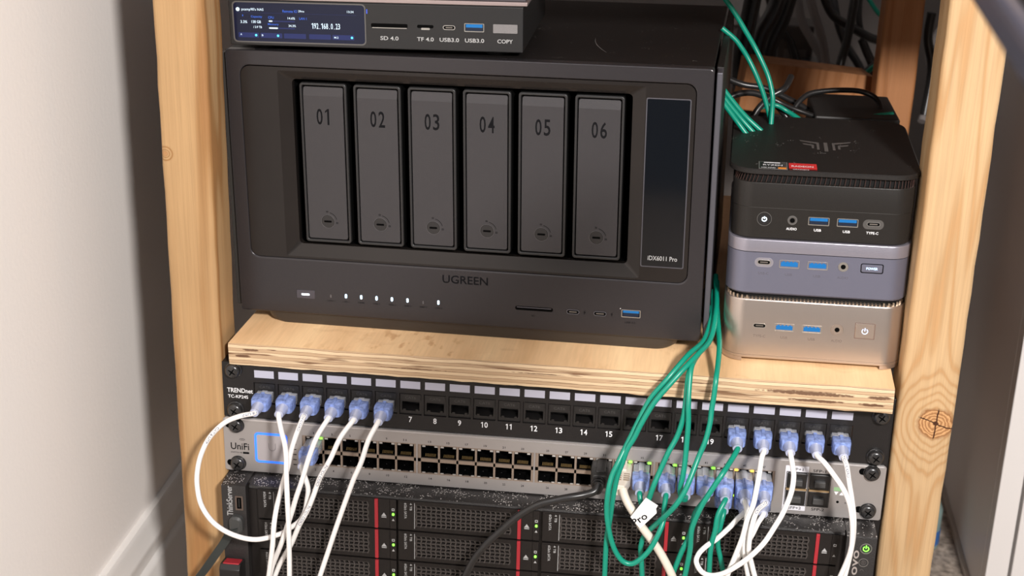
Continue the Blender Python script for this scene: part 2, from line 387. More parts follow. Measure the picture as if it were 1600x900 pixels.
RED = mat('red_plastic', (.36, .020, .030), .4)
SCRW = mat('black_screw', (.020, .019, .019), .25, spec=.7)
DESKW = mat('white_laminate', (.80, .765, .745), .4)

def R3(e): return Euler(e).to_matrix()
SHO = Vector((6.9, -4.9, 104.7)); SHE = (0, -.018062, -.040371); SHM = R3(SHE)
def on_shelf(x, y, z=0): return tuple(SHO + SHM @ Vector((x, y, z)))
NAO = Vector((5.4, 36.1, 114.7)); NAE = (0, -.018062, -.054752); NAM = R3(NAE)
def on_nas(x, y, z): return tuple(NAO + NAM @ Vector((x, y, z)))

# ================================================================= setting
structure(MB().box(-130, -112, -1500, 1000, -240, 1300).make('wall_left', WALL, smooth=0))
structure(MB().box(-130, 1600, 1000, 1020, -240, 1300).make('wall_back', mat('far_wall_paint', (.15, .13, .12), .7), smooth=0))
structure(MB().box(-130, 1600, -1500, 1020, -260, -240).make('floor', CARPET, smooth=0))
b = MB()   # moulded profile swept along the wall
prof = [(-112, -240), (-97, -240), (-97, -149), (-98.5, -146), (-101.5, -143), (-102, -136), (-100, -131), (-100.5, -127), (-104.5, -118), (-104.5, -113), (-106.5, -109), (-112, -109)]
b.loft([[(x, -1500, z) for x, z in prof], [(x, 1000, z) for x, z in prof]])
structure(b.make('baseboard_left', TRIM, smooth=30))

# ================================================================= wooden frame
def post(name, x0, x1, y0, y1, z0, z1, m, label, lean=0, org=0, seed=1):
    rnd = random.Random(seed); rings = []; n = 60
    for k in range(n+1):
        z = z0+(z1-z0)*k/n; dx = lean*(z/440.0)
        w = [rnd.uniform(-.35, .35) for _ in range(4)]
        pts = rrect(x0+w[0]+dx, x1+w[1]+dx, y0+w[2]*.5, y1, 3.6, 4)
        rings.append([(x-org, y, z) for x, y in pts])
    o = MB().loft(rings).make(name, m, smooth=50, loc=(org, 0, 0))
    return tag(o, label, 'post')
post('wooden_post', -35.6, .2, -4, 34, -240, 900, WOOD_L, 'pale pine post left of the rack, casting a shadow on the wall', lean=2.4)
post('wooden_post', 484.6, 523.6, -4, 34, -240, 900, WOOD_R, 'bright pine post right of the rack with a big cracked knot', lean=-.5, seed=5)
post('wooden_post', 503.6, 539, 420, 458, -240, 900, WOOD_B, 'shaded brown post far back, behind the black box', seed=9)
# plywood shelf (tilted a degree, as in the photograph) and an unseen board added above to shade the background
BO = tuple(SHO + SHM @ Vector((0, 0, -16.48)))
b = MB()
nx = 60; rnd = random.Random(3)
rg = []
for k in range(nx+1):   # ragged sawn lower edge
    x = 471.3*k/nx; j = rnd.uniform(-.5, .5) if 0 < k < nx else 0
    lo = -2.1*x/471.3; rg.append([(x, 0.5, j*.8+lo), (x, .1, 3+lo), (x, 0, 14.5), (x, .5, 16.2), (x, 1.0, 16.48), (x, 430, 16.48), (x, 430, lo)])
b.loft(rg)
s = b.make('plywood_shelf', PLY, smooth=30); s.location = Vector(BO)*.001; s.rotation_euler = SHE
tag(s, 'plywood shelf with rough layered front edge carrying the network boxes', 'shelf')
shade_board = MB().box(1, 484, -3, 470, 390, 406).box(484, 622, 36, 415, 390, 406).make('plywood_shelf', WOOD_B, smooth=0, bevel=.6)
tag(shade_board, 'unseen upper board added above the frame to shade the background', 'shelf')

# black steel rack rails
for x0, x1, lab, zt in ((.4, 18, 'black steel rack rail on the left post', 87.5), (463, 484.4, 'black steel rack rail on the right post', 94.0)):
    t = thing('rack_rail', lab, 'rail', (x0, 0, -239))
    b = MB(); b.box(0, x1-x0, 2.4, 4.4, 0, zt+239)
    b.box(0, 2, 4.4, 40, 0, zt+239) if x0 < 100 else b.box(x1-x0-2, x1-x0, 4.4, 40, 0, zt+239)
    b.make('flange', BLACKP, t, smooth=0, bevel=.3)

# ================================================================= rack screws
def screw(x, z, label, y=-1.6):
    t = thing('rack_screw', label, 'screw', (x, y, z), group='rack screws')
    MB().disc(0, 0, 6.4, -1.6, 0, n=28, bev=.5).make('washer', SCRW, t)
    h = MB(); rings = []
    for k in range(6):
        a = k/5*PI/2; rings.append([(5.5*math.cos(a)*math.cos(2*PI*i/26)*(.999 if k < 5 else .35) + 0, -1.6-2.0-2.2*math.sin(a), 5.5*math.cos(a)*math.sin(2*PI*i/26)) for i in range(26)])
    rings = [[(5.5*math.cos(2*PI*i/26), -1.6, 5.5*math.sin(2*PI*i/26)) for i in range(26)]]
    for rr, yy in ((5.5, -3.2), (5.2, -4.2), (4.3, -5.0), (3.2, -5.4), (.3, -5.5)):
        rings.append([(rr*math.cos(2*PI*i/26), yy, rr*math.sin(2*PI*i/26)) for i in range(26)])
    h.loft(rings); hd = h.make('screw_head', SCRW, t, smooth=40)
    c = MB(); w = .62
    for ang in (PI/4+.2, 3*PI/4+.2):
        u = Vector((math.cos(ang), 0, math.sin(ang))); v = Vector((-u.z, 0, u.x))
        for sg in (1, -1):
            c.quad(tuple(u*sg*.0+v*w+Vector((0, -5.62, 0))), tuple(u*sg*3.0+v*w*.5+Vector((0, -5.50, 0))), tuple(u*sg*3.0-v*w*.5+Vector((0, -5.50, 0))), tuple(-v*w+Vector((0, -5.62, 0))))
    c.make('cross_recess', HOLE, hd, smooth=0)
for x, z, l in ((9.2, 82.6, 'top left corner of the black patch panel'), (9.4, 50.8, 'bottom left corner of the black patch panel'),
                (9.6, 38.1, 'top left corner of the grey switch'), (9.7, 6.6, 'bottom left corner of the grey switch'),
                (474.6, 82.5, 'top right corner of the black patch panel'), (474.0, 50.8, 'bottom right corner of the black patch panel'),
                (472.9, 38.1, 'top right corner of the grey switch'), (473.2, 7.6, 'bottom right corner of the grey switch')):
    screw(x, z, 'black cross-head screw in the ' + l)

# ================================================================= patch panel
pp = thing('patch_bay', 'black 24-port patch panel under the plywood shelf, white port numbers', 'patch panel', (0, 0, 44.6))
P0 = 44.6
def port_x(n): return 31.9+18.1*(n-1)
b = MB(); zt, zb = 73.4-P0, 56.3-P0
b.box(.3, 482.3, 0-1.5, .9, zt, 43.8); b.box(.3, 482.3, -1.5, .9, 0, zb)
xs_ = [.3]+[e for n in range(1, 25) for e in (port_x(n)-8.2, port_x(n)+8.2)]+[482.3]
for i in range(0, len(xs_), 2): b.box(xs_[i], xs_[i+1], -1.5, .9, zb, zt)
b.box(.3, 482.3, .9, 24, 42.8, 43.8); b.box(.3, 482.3, .9, 24, 0, 1)
b.make('face_plate', BLACKP, pp, smooth=0)
b = MB()
b.text('TRENDnet', 13.2, 65.9-P0, 19.4, 3.6, -1.56); b.text('TC-KP24S', 11.5, 60.9-P0, 15.2, 2.6, -1.56)
for n in range(1, 25): digits(b, str(n), port_x(n), 52.6-P0, 4.4, -1.56)
b.make('printed_lettering', WHITEI, pp, smooth=0)
b = MB()   # one keystone jack
b.frame((-8, 8, -8.3, 8.4), (-6.4, 6.4, -5.6, 1.4), .3, .3, -.2, 1.5, n=1)
b.box(-7.4, 7.4, -.9, -.2, 2.6, 7.6); b.box(-8, 8, 1.2, 12, 1.4, 8.4); b.box(-8, 8, 1.2, 12, -8.3, -5.6)
b.box(-8, -6.4, 1.2, 12, -5.6, 1.4); b.box(6.4, 8, 1.2, 12, -5.6, 1.4); b.box(-8, 8, 11.5, 12, -8, 8)
b.box(-3.2, 3.2, -.7, .6, -7.0, -5.6); b.box(-5.6, -3.6, -.5, .5, -5.6, -4.4); b.box(3.6, 5.6, -.5, .5, -5.6, -4.4)
b.text('CAT6', 0, 4.9, 8, 2.2, -.95, m=1)
jack = b.make('keystone_jack', [BLACKG, mat('embossed_grey', (.05, .047, .045), .5)], pp, smooth=0, loc=(port_x(1), 0, 64.9-P0))
lab = MB().box(-7.3, 7.3, -1.75, -1.2, -2.9, 2.9).make('label_strip', LABELW, pp, smooth=0, loc=(port_x(1), 0, 80.3-P0))
for n in range(2, 25): dup(jack, pp, (n-1)*18.1); dup(lab, pp, (n-1)*18.1)

# ================================================================= network switch
sw = thing('network_switch', 'grey 48-port network switch with a blue-ringed square touch screen', 'switch')
def sw_x(p): c = (p-1)//2; return 68.1+13.7*(c % 6)+86.9*(c//6)
cz0, cz1 = 9.3, 33.8
cuts = [(59.2+86.9*g, 144.9+86.9*g) for g in range(4)]
b = MB()
I0, I1 = cuts[0][0], cuts[3][1]
b.slab(-.6, I0, .2, 43.7, 1.8, -3, -1.5, bev=.25); b.slab(I1, 482.8, .2, 43.7, 1.8, -3, -1.5, bev=.25)
b.box(I0-3, I1+3, -3.03, -1.5, cz1, 43.7); b.box(I0-3, I1+3, -3.03, -1.5, .2, cz0)
b.box(I0-3, I0, -3.03, -1.5, cz0, cz1); b.box(I1, I1+3, -3.03, -1.5, cz0, cz1)
for g in range(3): b.box(cuts[g][1], cuts[g+1][0], -3.03, -1.5, cz0, cz1)
b.box(1, 481, -1.5, 1, 43.0, 43.7)
b.make('face_plate', SWM, sw, smooth=30)
MB().loft([[(x, -3.1, 42.6), (x, -2.9, 43.5), (x, -2.2, 43.95), (x, -1.2, 43.95), (x, -1.2, 42.6)] for x in (1.2, 481)]).make('folded_top_edge', mat('edge_highlight_aluminium', (.70, .67, .66), .25, metal=.7), sw, smooth=60)  # lighter metal on the lip stands in for the edge's highlight
MB().box(20, 462.6, 11, 260, 1, 43).box(20, 462.6, 1, 11, 34.6, 43).box(20, 462.6, 1, 11, 1, 8).make('chassis', mat('switch_chassis', (.25, .24, .24), .5), sw, smooth=0)
b = MB()
b.slab(23.2, 47.6, 8.8, 33.2, 2.6, -3.15, -2.9)
b.make('touch_screen_glass', mat('screen_glass', (.38, .35, .36), .18, spec=.6), sw)
MB().frame((23.0, 47.9, 8.6, 33.3), (24.6, 46.3, 10.2, 31.7), 2.8, 1.6, -3.3, -3.0).make('lit_ring', mat('blue_light_ring', (.05, .2, 1), .4, emit=(.01, .10, 1.0), estr=1.6), sw)
b = MB(); b.torus(36.2, 21.6, 2.6, .28, -3.2, a0=PI, a1=2*PI, n=12); b.box(33.3, 33.9, -3.25, -3.1, 21.6, 25); b.box(38.5, 39.1, -3.25, -3.1, 21.6, 25)
b.make('screen_emblem', mat('dim_grey', (.26, .24, .25), .5), sw)
b = MB()
b.text('UniFi', 11.5, 20.6, 14, 5.6, -3.05); b.torus(13.4, 24.6, 1.5, .16, -3.05, a0=.6, a1=2.5, n=8); b.torus(13.4, 24.6, 2.6, .16, -3.05, a0=.6, a1=2.5, n=8)
b.text('SWITCH 48', 8.6, 15.4, 8.6, 1.1, -3.05); b.slab(13.6, 18.4, 14.6, 16.2, .3, -3.06, -3.0)
for p in range(1, 49):
    if p % 2: b.text(str(p), sw_x(p), 36.2, None or (.6 if p == 1 else 1.1 if p < 10 else 2.2), 1.7, -3.05)
    else: b.text(str(p), sw_x(p)+.6, 5.9, 1.1 if p < 10 else 2.2, 1.7, -3.05)
b.text('SFP-1', 436.6, 36.3, 9.2, 2.2, -3.05); b.text('SFP-2', 438, 5.4, 9.2, 2.2, -3.05)
b.text('SFP+1', 420.5, 36.6, 9.2, 2.2, -3.3); b.text('SFP+2', 421.5, 5.5, 9.2, 2.2, -3.3); b.text('RESET', 459, 12.4, 5, 1.2, -3.05)
for k in range(5): b.box(52, 54.6, -3.06, -3, 8.5+4.2*k, 9.2+4.2*k)
b.make('printed_lettering', BLACKI, sw, smooth=0)
b = MB()
b.add([(448.2, -3.05, 21), (451.4, -3.05, 21), (449.8, -3.05, 18.4)], [(0, 1, 2)]); b.add([(452, -3.05, 18.4), (455.2, -3.05, 18.4), (453.6, -3.05, 21)], [(0, 1, 2)])
b.make('white_arrow_marks', WHITEI, sw, smooth=0)
MB().box(447.8, 455.4, -3.06, -3, 21.6, 24.6).make('green_mark', mat('pale_green_ink', (.25, .42, .22), .5), sw, smooth=0)
MB().disc(451.4, 12.8, 1.0, -3.08, -3.0, n=14).make('reset_hole', HOLE, sw)
for x, z in ((9.6-5, 38.1), (9.7-5, 6.6), (472.9-5.4, 38.6), (473.2-5.4, 8.1)): MB().slab(x-3.6, x+9, z-2.6, z+2.6, 2.5, -3.06, -3.0).make('slot_hole', HOLE, sw)
# SFP block
MB().slab(412.6, 429.0, 3.5, 39.2, .5, -3.25, -2.9).make('white_label_plate', mat('white_label', (.72, .71, .76), .5), sw)
b = MB()
for x0 in (413.9, 430.0):
    b.frame((x0-.4, x0+15.2, 7.6, 34.6), (x0, x0+14.8, 8.1, 34.1), .4, .4, -3.5, 0, n=2)
b.make('sfp_cage', BLACKG, sw)
for x0 in (413.9, 430.0): MB().box(x0+.2, x0+14.6, -4.6, 0, 20.3, 21.7).make('brass_spring_strip', mat('brass_strip_%d' % x0, (.50, .36, .20), .35, metal=.7), sw, smooth=0)
b = MB()
for x0 in (413.9, 430.0):
    for z0 in (8.3, 21.9):
        b = MB(); b.slab(x0+.3, x0+14.5, z0, z0+12.0, .8, -4.4, 0, n=3, bev=.4); dp = b.make('dust_plug', BLACKG, sw, smooth=30, bevel=.3)
        MB().box(x0+3.6, x0+11.2, -7.2, -4.2, z0+3.0, z0+7.6).make('pull_tab', mat('tab_grey_%d_%d' % (x0, z0), (.055, .055, .055), .35), dp, smooth=0, bevel=.4)
# RJ45 port blocks
b = MB()
def keyhole(sg):
    "open port: black well, gold pins, clear light pipes; sg=+1 latch side up"
    q = MB(); w = 5.95
    z0, z1 = (-5.0, 3.9)
    Z = lambda z: sg*z
    def bx(x0, x1, y0, y1, za, zb_, m): q.box(x0, x1, y0, y1, min(Z(za), Z(zb_)), max(Z(za), Z(zb_)), m)
    bx(-w, w, 9.6, 10, z0, 5.6, 0); bx(-w-.3, -w, -1, 10, z0, z1, 0); bx(w, w+.3, -1, 10, z0, z1, 0)
    bx(-w, w, -1, 10, z0-.4, z0, 0)
    bx(-w, -3.0, -1.6, 10, 3.2, 5.6, 0); bx(3.0, w, -1.6, 10, 3.2, 5.6, 0); bx(-1.9, 1.9, -1, 10, 5.2, 5.6, 0)
    bx(-3.1, -1.9, -1.4, 6, 4.1, 5.4, 0); bx(1.9, 3.1, -1.4, 6, 4.1, 5.4, 0)
    bx(-5.7, -3.4, -1.9, -1.5, 4.0, 5.3, 2); bx(3.4, 5.7, -1.9, -1.5, 4.0, 5.3, 2)
    for k in range(8):
        x = -3.6+k*1.03
        if sg > 0: q.add([(x-.2, -.2, Z(-4.5)), (x+.2, -.2, Z(-4.5)), (x+.2, 2.0, Z(-3.1)), (x-.2, 2.0, Z(-3.1))], [(0, 1, 2, 3)], 1)
    bx(-4.4, 4.4, -.6, -.3, -4.95, -4.4, 0)
    return q
pipes = mat('clear_light_pipe', (.42, .40, .38), .25, spec=.8)
for g in range(4):
    x0, x1 = cuts[g]; b = MB(); c0 = 68.1+86.9*g
    b.box(x0, x1, -2.4, -.8, 19.3, 22.1); b.box(x0, x1, -2.6, -.8, 33.0, cz1); b.box(x0, x1, -2.6, -.8, cz0, 9.9)
    b.box(x0, c0-6.6, -2.4, -.8, cz0, cz1); b.box(c0+68.5+6.6, x1, -2.4, -.8, cz0, cz1)
    for k in range(5): b.box(c0+6.1+13.7*k, c0+7.6+13.7*k, -2.4, 8, cz0, cz1)
    blk = b.make('port_block', TANM, sw, smooth=0)
    for k in range(6):
        for sg in (1, -1):
            if (g, k) == (0, 0):
                globals()['PORT_%d' % (sg+1)] = keyhole(sg).make('ethernet_port', [HOLE, GOLD, pipes], blk, smooth=0, loc=(c0, 0, 27.2 if sg > 0 else 14.5))
            else:
                o = dup(globals()['PORT_%d' % (sg+1)], blk, 0); o.location = ((c0+13.7*k)*.001, 0, (27.2 if sg > 0 else 14.5)*.001)
def led(x, z, m): MB().slab(x-1.3, x+1.3, z-.75, z+.75, .5, -3.8, -2.8, n=3, bev=.3).make('status_light', m, sw)
for p, s_ in ((1, 1), (33, 1), (35, 1), (37, 1), (39, 1), (41, 1)): led(sw_x(p)+s_*5.4, 32.4, LEDG)
led(sw_x(45)-5.6, 32.4, LEDO); led(sw_x(45)+5.6, 32.4, LEDO)
for x in (sw_x(44)+7, sw_x(46)+6.8, sw_x(48)+6.6): led(x, 11.6, LEDY)

# ================================================================= rack server below
sv = thing('rack_server', 'dusty black rack server with twelve drive bays and red stripes, below the switch', 'server', (0, 0, -88))
Z0 = 88.0
MB().box(21, 457.5, -17, 300, 0, Z0-1.6).make('chassis', SRVP, sv, smooth=0)
b = MB()
b.loft([[(x, 60, Z0-1.2), (x, -15.5, Z0-1.2), (x, -19.6, Z0-2.2), (x, -20.2, Z0-4.0), (x, -17, Z0-4.2), (x, 60, Z0-2.4)] for x in (22.6, 456.8)])
b.make('top_cover', SRVT, sv, smooth=30)
b = MB(); b.loft([[(x, 1.0, Z0-.9), (x, -19.5, Z0-.9), (x, -23.4, Z0-1.6), (x, -23.8, Z0-3), (x, -23.8, 1), (x, 1.0, 1)] for x in (2.4, 20.8)])
eL = b.make('ear_bezel', SRVP, sv, smooth=25); eL.data.materials[0] = SRVT
b = MB(); b.loft([[(x, 1.0, Z0-.9), (x, -21.5, Z0-.9), (x, -25.2, Z0-1.4), (x, -25.6, Z0-2.4), (x, -25.6, 1), (x, 1.0, 1)] for x in (457.6, 478.6)])
eR = b.make('ear_bezel', SRVT, sv, smooth=25)
b = MB(); b.text('ThinkServer', 8.2, Z0-14.2, 25, 4.6, -23.86, rot=PI/2); b.make('printed_name', GREYI, eL, smooth=0)
b = MB(); b.text('lenovo', 464.6, Z0-30.2, 36, 5.6, -25.66, rot=PI/2); b.make('printed_name', mat('silver_lettering', (.42, .38, .36), .35, metal=.3), eR, smooth=0)
b = MB(); b.frame((12.6, 18.6, Z0-21.5, Z0-9.6), (13.8, 17.4, Z0-20.3, Z0-10.8), .5, .3, -24.2, -23, n=2); b.make('usb_port_rim', mat('dull_metal', (.16, .12, .10), .4, metal=.6), eL)
MB().box(13.8, 17.4, -23.9, -23.6, Z0-20.3, Z0-10.8).make('usb_port_well', HOLE, eL, smooth=0)
MB().box(15, 15.9, -24.1, -23.6, Z0-19, Z0-12).make('usb_port_tongue', BLACKG, eL, smooth=0)
MB().slab(8.4, 18.4, Z0-40, Z0-25.2, 4.2, -29.5, -23.5, bev=1.6).make('port_cover', mat('grey_rubber', (.045, .046, .045), .5), eL)
# latch block low on the left ear, red pad on its top, round-cornered badge on its face
lb = MB(); lb.loft([[(x, -22, 24.5), (x, -35, 26.6), (x, -38.5, 23.2), (x, -38.5, 0), (x, -22, 0)] for x in (2.2, 17.8)])
lb = lb.make('latch_block', BLACKG, sv, smooth=20, bevel=.5)
b = MB(); b.loft([[(x, -35.2+k*0, 27.3-0.0), (x, -25.5, 25.6), (x, -25.5, 24.0), (x, -35.2, 26.0)] for k, x in ((0, 4.2), (1, 16.6))]); b.make('red_pad', RED, lb, smooth=20, bevel=.5)
MB().slab(4.2, 13.4, 3.0, 15.4, .5, -38.75, -38.5).make('blue_badge', mat('badge_blue', (.01, .13, .42), .3), lb)
MB().slab(4.2, 13.4, 14.1, 15.5, .2, -38.8, -38.6).make('badge_orange_band', mat('badge_orange', (.75, .30, .04), .3), lb)
b = MB(); b.torus(8.8, 8.6, 3.4, .25, -38.8, a0=.6, a1=5.6, n=16); b.make('badge_ring', WHITEI, lb)
# power button and lamps on the right ear
b = MB(); b.torus(471.6, Z0-10.4, 3.9, .45, -25.7); b.torus(471.0, Z0-21.8, 3.2, .3, -25.7); b.make('button_rim', mat('grey_ring', (.14, .13, .12), .35), eR)
b = MB(); b.torus(471.6, Z0-10.4, 1.9, .36, -25.9, a0=PI/2+.5, a1=PI/2-.5+2*PI); b.box(471.3, 471.9, -26.1, -25.7, Z0-10.2, Z0-7.5); b.make('green_power_symbol', LEDG, eR)
b = MB(); b.torus(471.0, Z0-21.8, 1.6, .2, -25.8); b.text('ID', 471, Z0-21.8, 1.6, 1.6, -25.75); b.torus(470.4, Z0-28.6, 1.2, .18, -25.8, a0=0, a1=PI); b.make('dim_symbol', mat('dim_ink', (.10, .09, .085), .5), eR)
MB().disc(470, Z0-34.2, .8, -25.8, -25.5, n=12).make('red_lamp', mat('red_led', (1, .1, .05), .4, emit=(1, .05, .02), estr=.7), eR)
# drive bays
def bay():
    t = MB(); y = -21.5; H = 24.3
    t.box(0, 13, y, y+6, 0, H); t.box(83.2, 88.0, y, y+6, 0, H); t.box(91.0, 99.2, y, y+6, 0, H); t.box(99.7, 104.2, y-.1, y+6, 0, H)
    t.box(13, 83.2, y, y+6, H-3.2, H); t.box(13, 83.2, y, y+6, 0, 3.0); t.box(88, 91, y+.4, y+6, 0, H); t.box(99.2, 99.7, y+.6, y+6, 0, H)
    t.box(13, 83.2, y+4, y+6, 0, H)
    t.slab(1.0, 11.6, 1.2, H-1.2, .4, y-.25, y, n=2)
    return t
def grille():
    t = MB(); y = -21.3
    for k in range(7): z = 3.0+k*18.1/6; t.box(13, 83.2, y, y+1.6, z-.45, z+.45)
    for k in range(20):
        x = 13.4+k*69.6/19
        for r in range(6):   # zig-zag uprights give the woven, honeycomb look
            z = 3.0+r*18.1/6; dx = .5 if r % 2 else -.5
            t.add([(x-.5+dx, y-.3, z), (x+.5+dx, y-.3, z), (x+.5-dx, y-.3, z+3.02), (x-.5-dx, y-.3, z+3.02), (x-.5+dx, y+1.6, z), (x+.5+dx, y+1.6, z), (x+.5-dx, y+1.6, z+3.02), (x-.5-dx, y+1.6, z+3.02)],
                  [(0, 1, 2, 3), (0, 3, 7, 4), (1, 5, 6, 2)])
    return t
def bay_text():
    t = MB(); y = -21.8
    t.text('4 TB', 9.4, 19.6, 6.2, 1.7, y, rot=-PI/2); t.text('6Gb/s SATA', 5.4, 16.0, 13, 1.9, y, rot=-PI/2)
    t.add([(93.0, -21.6, 10.0), (97.0, -21.6, 10.0), (95.0, -21.6, 13.0)], [(0, 1, 2)]); t.box(93.2, 96.8, -21.62, -21.55, 8.8, 9.5)
    t.frame((100.9, 103.0, 14.9, 17.0), (101.4, 102.5, 15.4, 16.5), .3, .2, -21.7, -21.6, n=2)
    t.add([(100.9, -21.7, 6.6), (103.1, -21.7, 6.6), (102, -21.7, 8.6)], [(0, 1, 2)])
    return t
proto = None; COLX = [29.2, 135.0, 241.6, 348.6]; ROWZ = [-28.0, -53.7, -79.4]
for ci, cx in enumerate(COLX):
    for ri, rz in enumerate(ROWZ):
        if proto is None:
            by = bay().make('drive_bay', SRVP, sv, smooth=0, loc=(cx, 0, rz+Z0))
            kids = [grille().make('grille', SRVG, by, smooth=0), MB().box(88.2, 90.8, -22.6, -20, .2, 24.1).make('red_stripe', RED, by, smooth=0, bevel=.3),
                    bay_text().make('printed_lettering', GREYI, by, smooth=0), MB().box(11.9, 12.3, -21.75, -21.4, 1.5, 22.8).make('divider_line', GREYI, by, smooth=0)]
            proto = (by, kids); led1 = MB().slab(101.1, 102.9, 11.0, 13.2, .8, -21.9, -21.4, n=3); led1 = led1.make('activity_light', LEDG, by); 
        else:
            by = proto[0].copy(); COL.objects.link(by); by.parent = sv; by.location = (cx*.001, 0, (rz+Z0)*.001)
            for k in proto[1]:
                c = k.copy(); COL.objects.link(c); c.parent = by
            if ci != 3:
                c = led1.copy(); COL.objects.link(c); c.parent = by
# ================================================================= large six-bay storage box
ns = thing('network_storage', 'large dark grey six-bay storage box with numbered drive trays', 'storage box', on_nas(0, 0, -10), NAE)
W, H = 341.0, 196.4; BZ = 10.0   # local z = panel z + 10
def z_(v): return v+BZ
b = MB()
b.frame((0, W, z_(0), z_(H)), (10.2, 329.9, z_(43.6), z_(185.6)), 2.0, 7.0, 0, 9, n=5)
fp = b.make('front_panel', NASF, ns, smooth=50, bevel=1.3, seg=3)
b = MB()
b.frame((10.6, 329.5, z_(44.0), z_(185.2)), (37.5, 296.0, z_(45.5), z_(182.8)), 6.6, 1.5, .25, 9, n=5)
b.make('inset_panel', NASI, ns, smooth=50)
b = MB()
b.frame((37.5, 296.0, z_(45.5), z_(182.8)), (46.6, 287.0, z_(54.2), z_(176.3)), 1.5, 3.0, .25, 9.5, n=5, yi=4.5)
b.make('bay_surround', NASI, ns, smooth=30)
MB().frame((44, 290, z_(51), z_(179)), (46.4, 287.2, z_(54.0), z_(176.5)), 3, 3.0, 5.2, 38, n=5).make('bay_tunnel', HOLE, ns)
MB().box(44, 290, 37, 39, z_(50), z_(180)).make('bay_back', HOLE, ns, smooth=0)
def tray():
    t = MB(); t.frame((-17.0, 17.0, z_(56.7), z_(174.4)), (-15.2, 15.2, z_(58.7), z_(172.6)), 2.2, 1.2, 2.4, 5.5, n=4); return t
def plate():
    t = MB(); a = rrect(-14.4, 14.4, z_(59.7), z_(171.4), 1.4, 4)
    zc = z_(165.2)
    # flat plate with a slanted top band
    O = [(x, 2.6 + (max(0, z-zc)*.20), z) for x, z in a]
    t.loft([[(x, y, z) for x, y, z in O], [(x, 5.4, z) for x, z in a]], cap0=False)
    low = [(x, 2.6, z) for x, z in a if z < zc]; L0 = (-14.4, 2.6, zc); R0 = (14.4, 2.6, zc)
    up = [(x, 2.6+(z-zc)*.20, z) for x, z in a if z > zc]
    t.add([R0]+up+[L0], [tuple(range(len(up)+2))]); t.add([L0]+low+[R0], [tuple(range(len(low)+2))])
    return t
def lock_marks():
    t = MB(); t.torus(0, 72.9+BZ, 6.7, .16, 2.5, a0=.25, a1=1.35, n=8, k=4)
    t.frame((-1.1, .3, z_(79.6), z_(80.7)), (-.8, 0, z_(79.9), z_(80.4)), .1, .1, 2.5, 2.56, n=1); t.frame((6.1, 7.5, z_(71.4), z_(72.6)), (6.4, 7.2, z_(71.7), z_(72.3)), .1, .1, 2.5, 2.56, n=1)
    return t
TX0 = 69.35
tr = tray().make('drive_tray', TRAYF, ns, smooth=40, bevel=.5, loc=(TX0, 0, 0))
cr_m = MB().box(-16.6, 16.6, 5.5, 36, z_(57), z_(174)).make('tray_carrier', HOLE, tr, smooth=0)
pl_m = plate().make('tray_plate', TRAY, tr, smooth=25)
lk = MB().disc(0, z_(72.9), 4.9, 2.2, 3.2, bev=.35); lkm = lk.make('lock_dial', mat('lock_metal', (.028, .026, .026), .4, metal=.3), tr)
rim = MB().torus(0, z_(72.9), 5.0, .16, 2.5).make('lock_rim', mat('lock_rim_grey', (.16, .155, .16), .3, metal=.6), tr)
sl = MB().slab(-2.8, 2.8, z_(72.2), z_(73.6), .5, 2.0, 2.1, n=2).make('key_slot', HOLE, tr)
mk = lock_marks().make('lock_marks', BLACKI, tr)
for i in range(6):
    if i: t2 = tr.copy(); COL.objects.link(t2); t2.parent = ns; t2.location.x = (TX0+39.1*i)*.001; [dup(k, t2) for k in (cr_m, pl_m, lkm, rim, sl, mk)]
    else: t2 = tr
    b = MB(); s = '0%d' % (i+1)
    b.text(s[0], -3.0, z_(150.4), 4.4, 11.6, 2.54)
    if i: b.text(s[1], 3.1, z_(150.4), 4.6, 11.6, 2.54)
    else: b.add([(2.6, 2.54, z_(144.6)), (4.0, 2.54, z_(144.6)), (4.0, 2.54, z_(156.2)), (2.9, 2.54, z_(156.2)), (1.1, 2.54, z_(154.6)), (1.1, 2.54, z_(153.2)), (2.6, 2.54, z_(154.4))], [(0, 1, 2, 3, 6), (3, 4, 5, 6)])
    b.make('tray_number', BLACKI, t2, smooth=0)
b = MB(); b.frame((296.6, 326.8, z_(54.4), z_(175.2)), (297.3, 326.1, z_(55.1), z_(174.5)), 1.2, .8, .0, .4, n=3); b.make('screen_rim', STEEL, ns).data.materials[0] = NASS
MB().slab(297.3, 326.1, z_(55.1), z_(174.5), .8, .12, 1.0, n=3).make('dark_screen', GLASSB, ns)
b = MB(); b.text('iDX6011 Pro', 311.9, z_(61.2), 20.6, 3.4, .05); b.make('printed_model', GREYI, ns, smooth=0)
b = MB(); b.text('UGREEN', 171, z_(35.3), 33.5, 6.2, -.08)
b.text('SD', 221, z_(11.5), 2.6, 1.3, -.08); b.text('USB 3.2', 291, z_(11.4), 7.5, 1.3, -.08)
for k in range(8): b.text(('LAN 1', 'LAN 2', 'DISK', 'DISK 2', 'DISK 3', 'DISK 4', 'DISK 5', 'DISK 6')[k], 69.8+11.65*k, z_(12.2), 5.2, 1.2, -.08)
for x in (258.0, 277.6): b.add([(x+.9, -.08, z_(18.6)), (x-.9, -.08, z_(16.6)), (x+.1, -.08, z_(16.6)), (x-.7, -.08, z_(14.4)), (x+1.1, -.08, z_(17.0)), (x+.1, -.08, z_(17.0))], [(0, 1, 2), (0, 2, 5), (5, 2, 3), (5, 3, 4)])
b.make('printed_lettering', BLACKI, ns, smooth=0)
MB().slab(43.6, 57.8, z_(12.6), z_(19.2), .9, -.5, 1, bev=.3).make('power_button', mat('button_metal', (.085, .08, .095), .35, metal=.5), ns)
MB().slab(47.6, 53.6, z_(15.3), z_(16.7), .4, -.62, -.4, n=2).make('power_light', LEDW, ns)
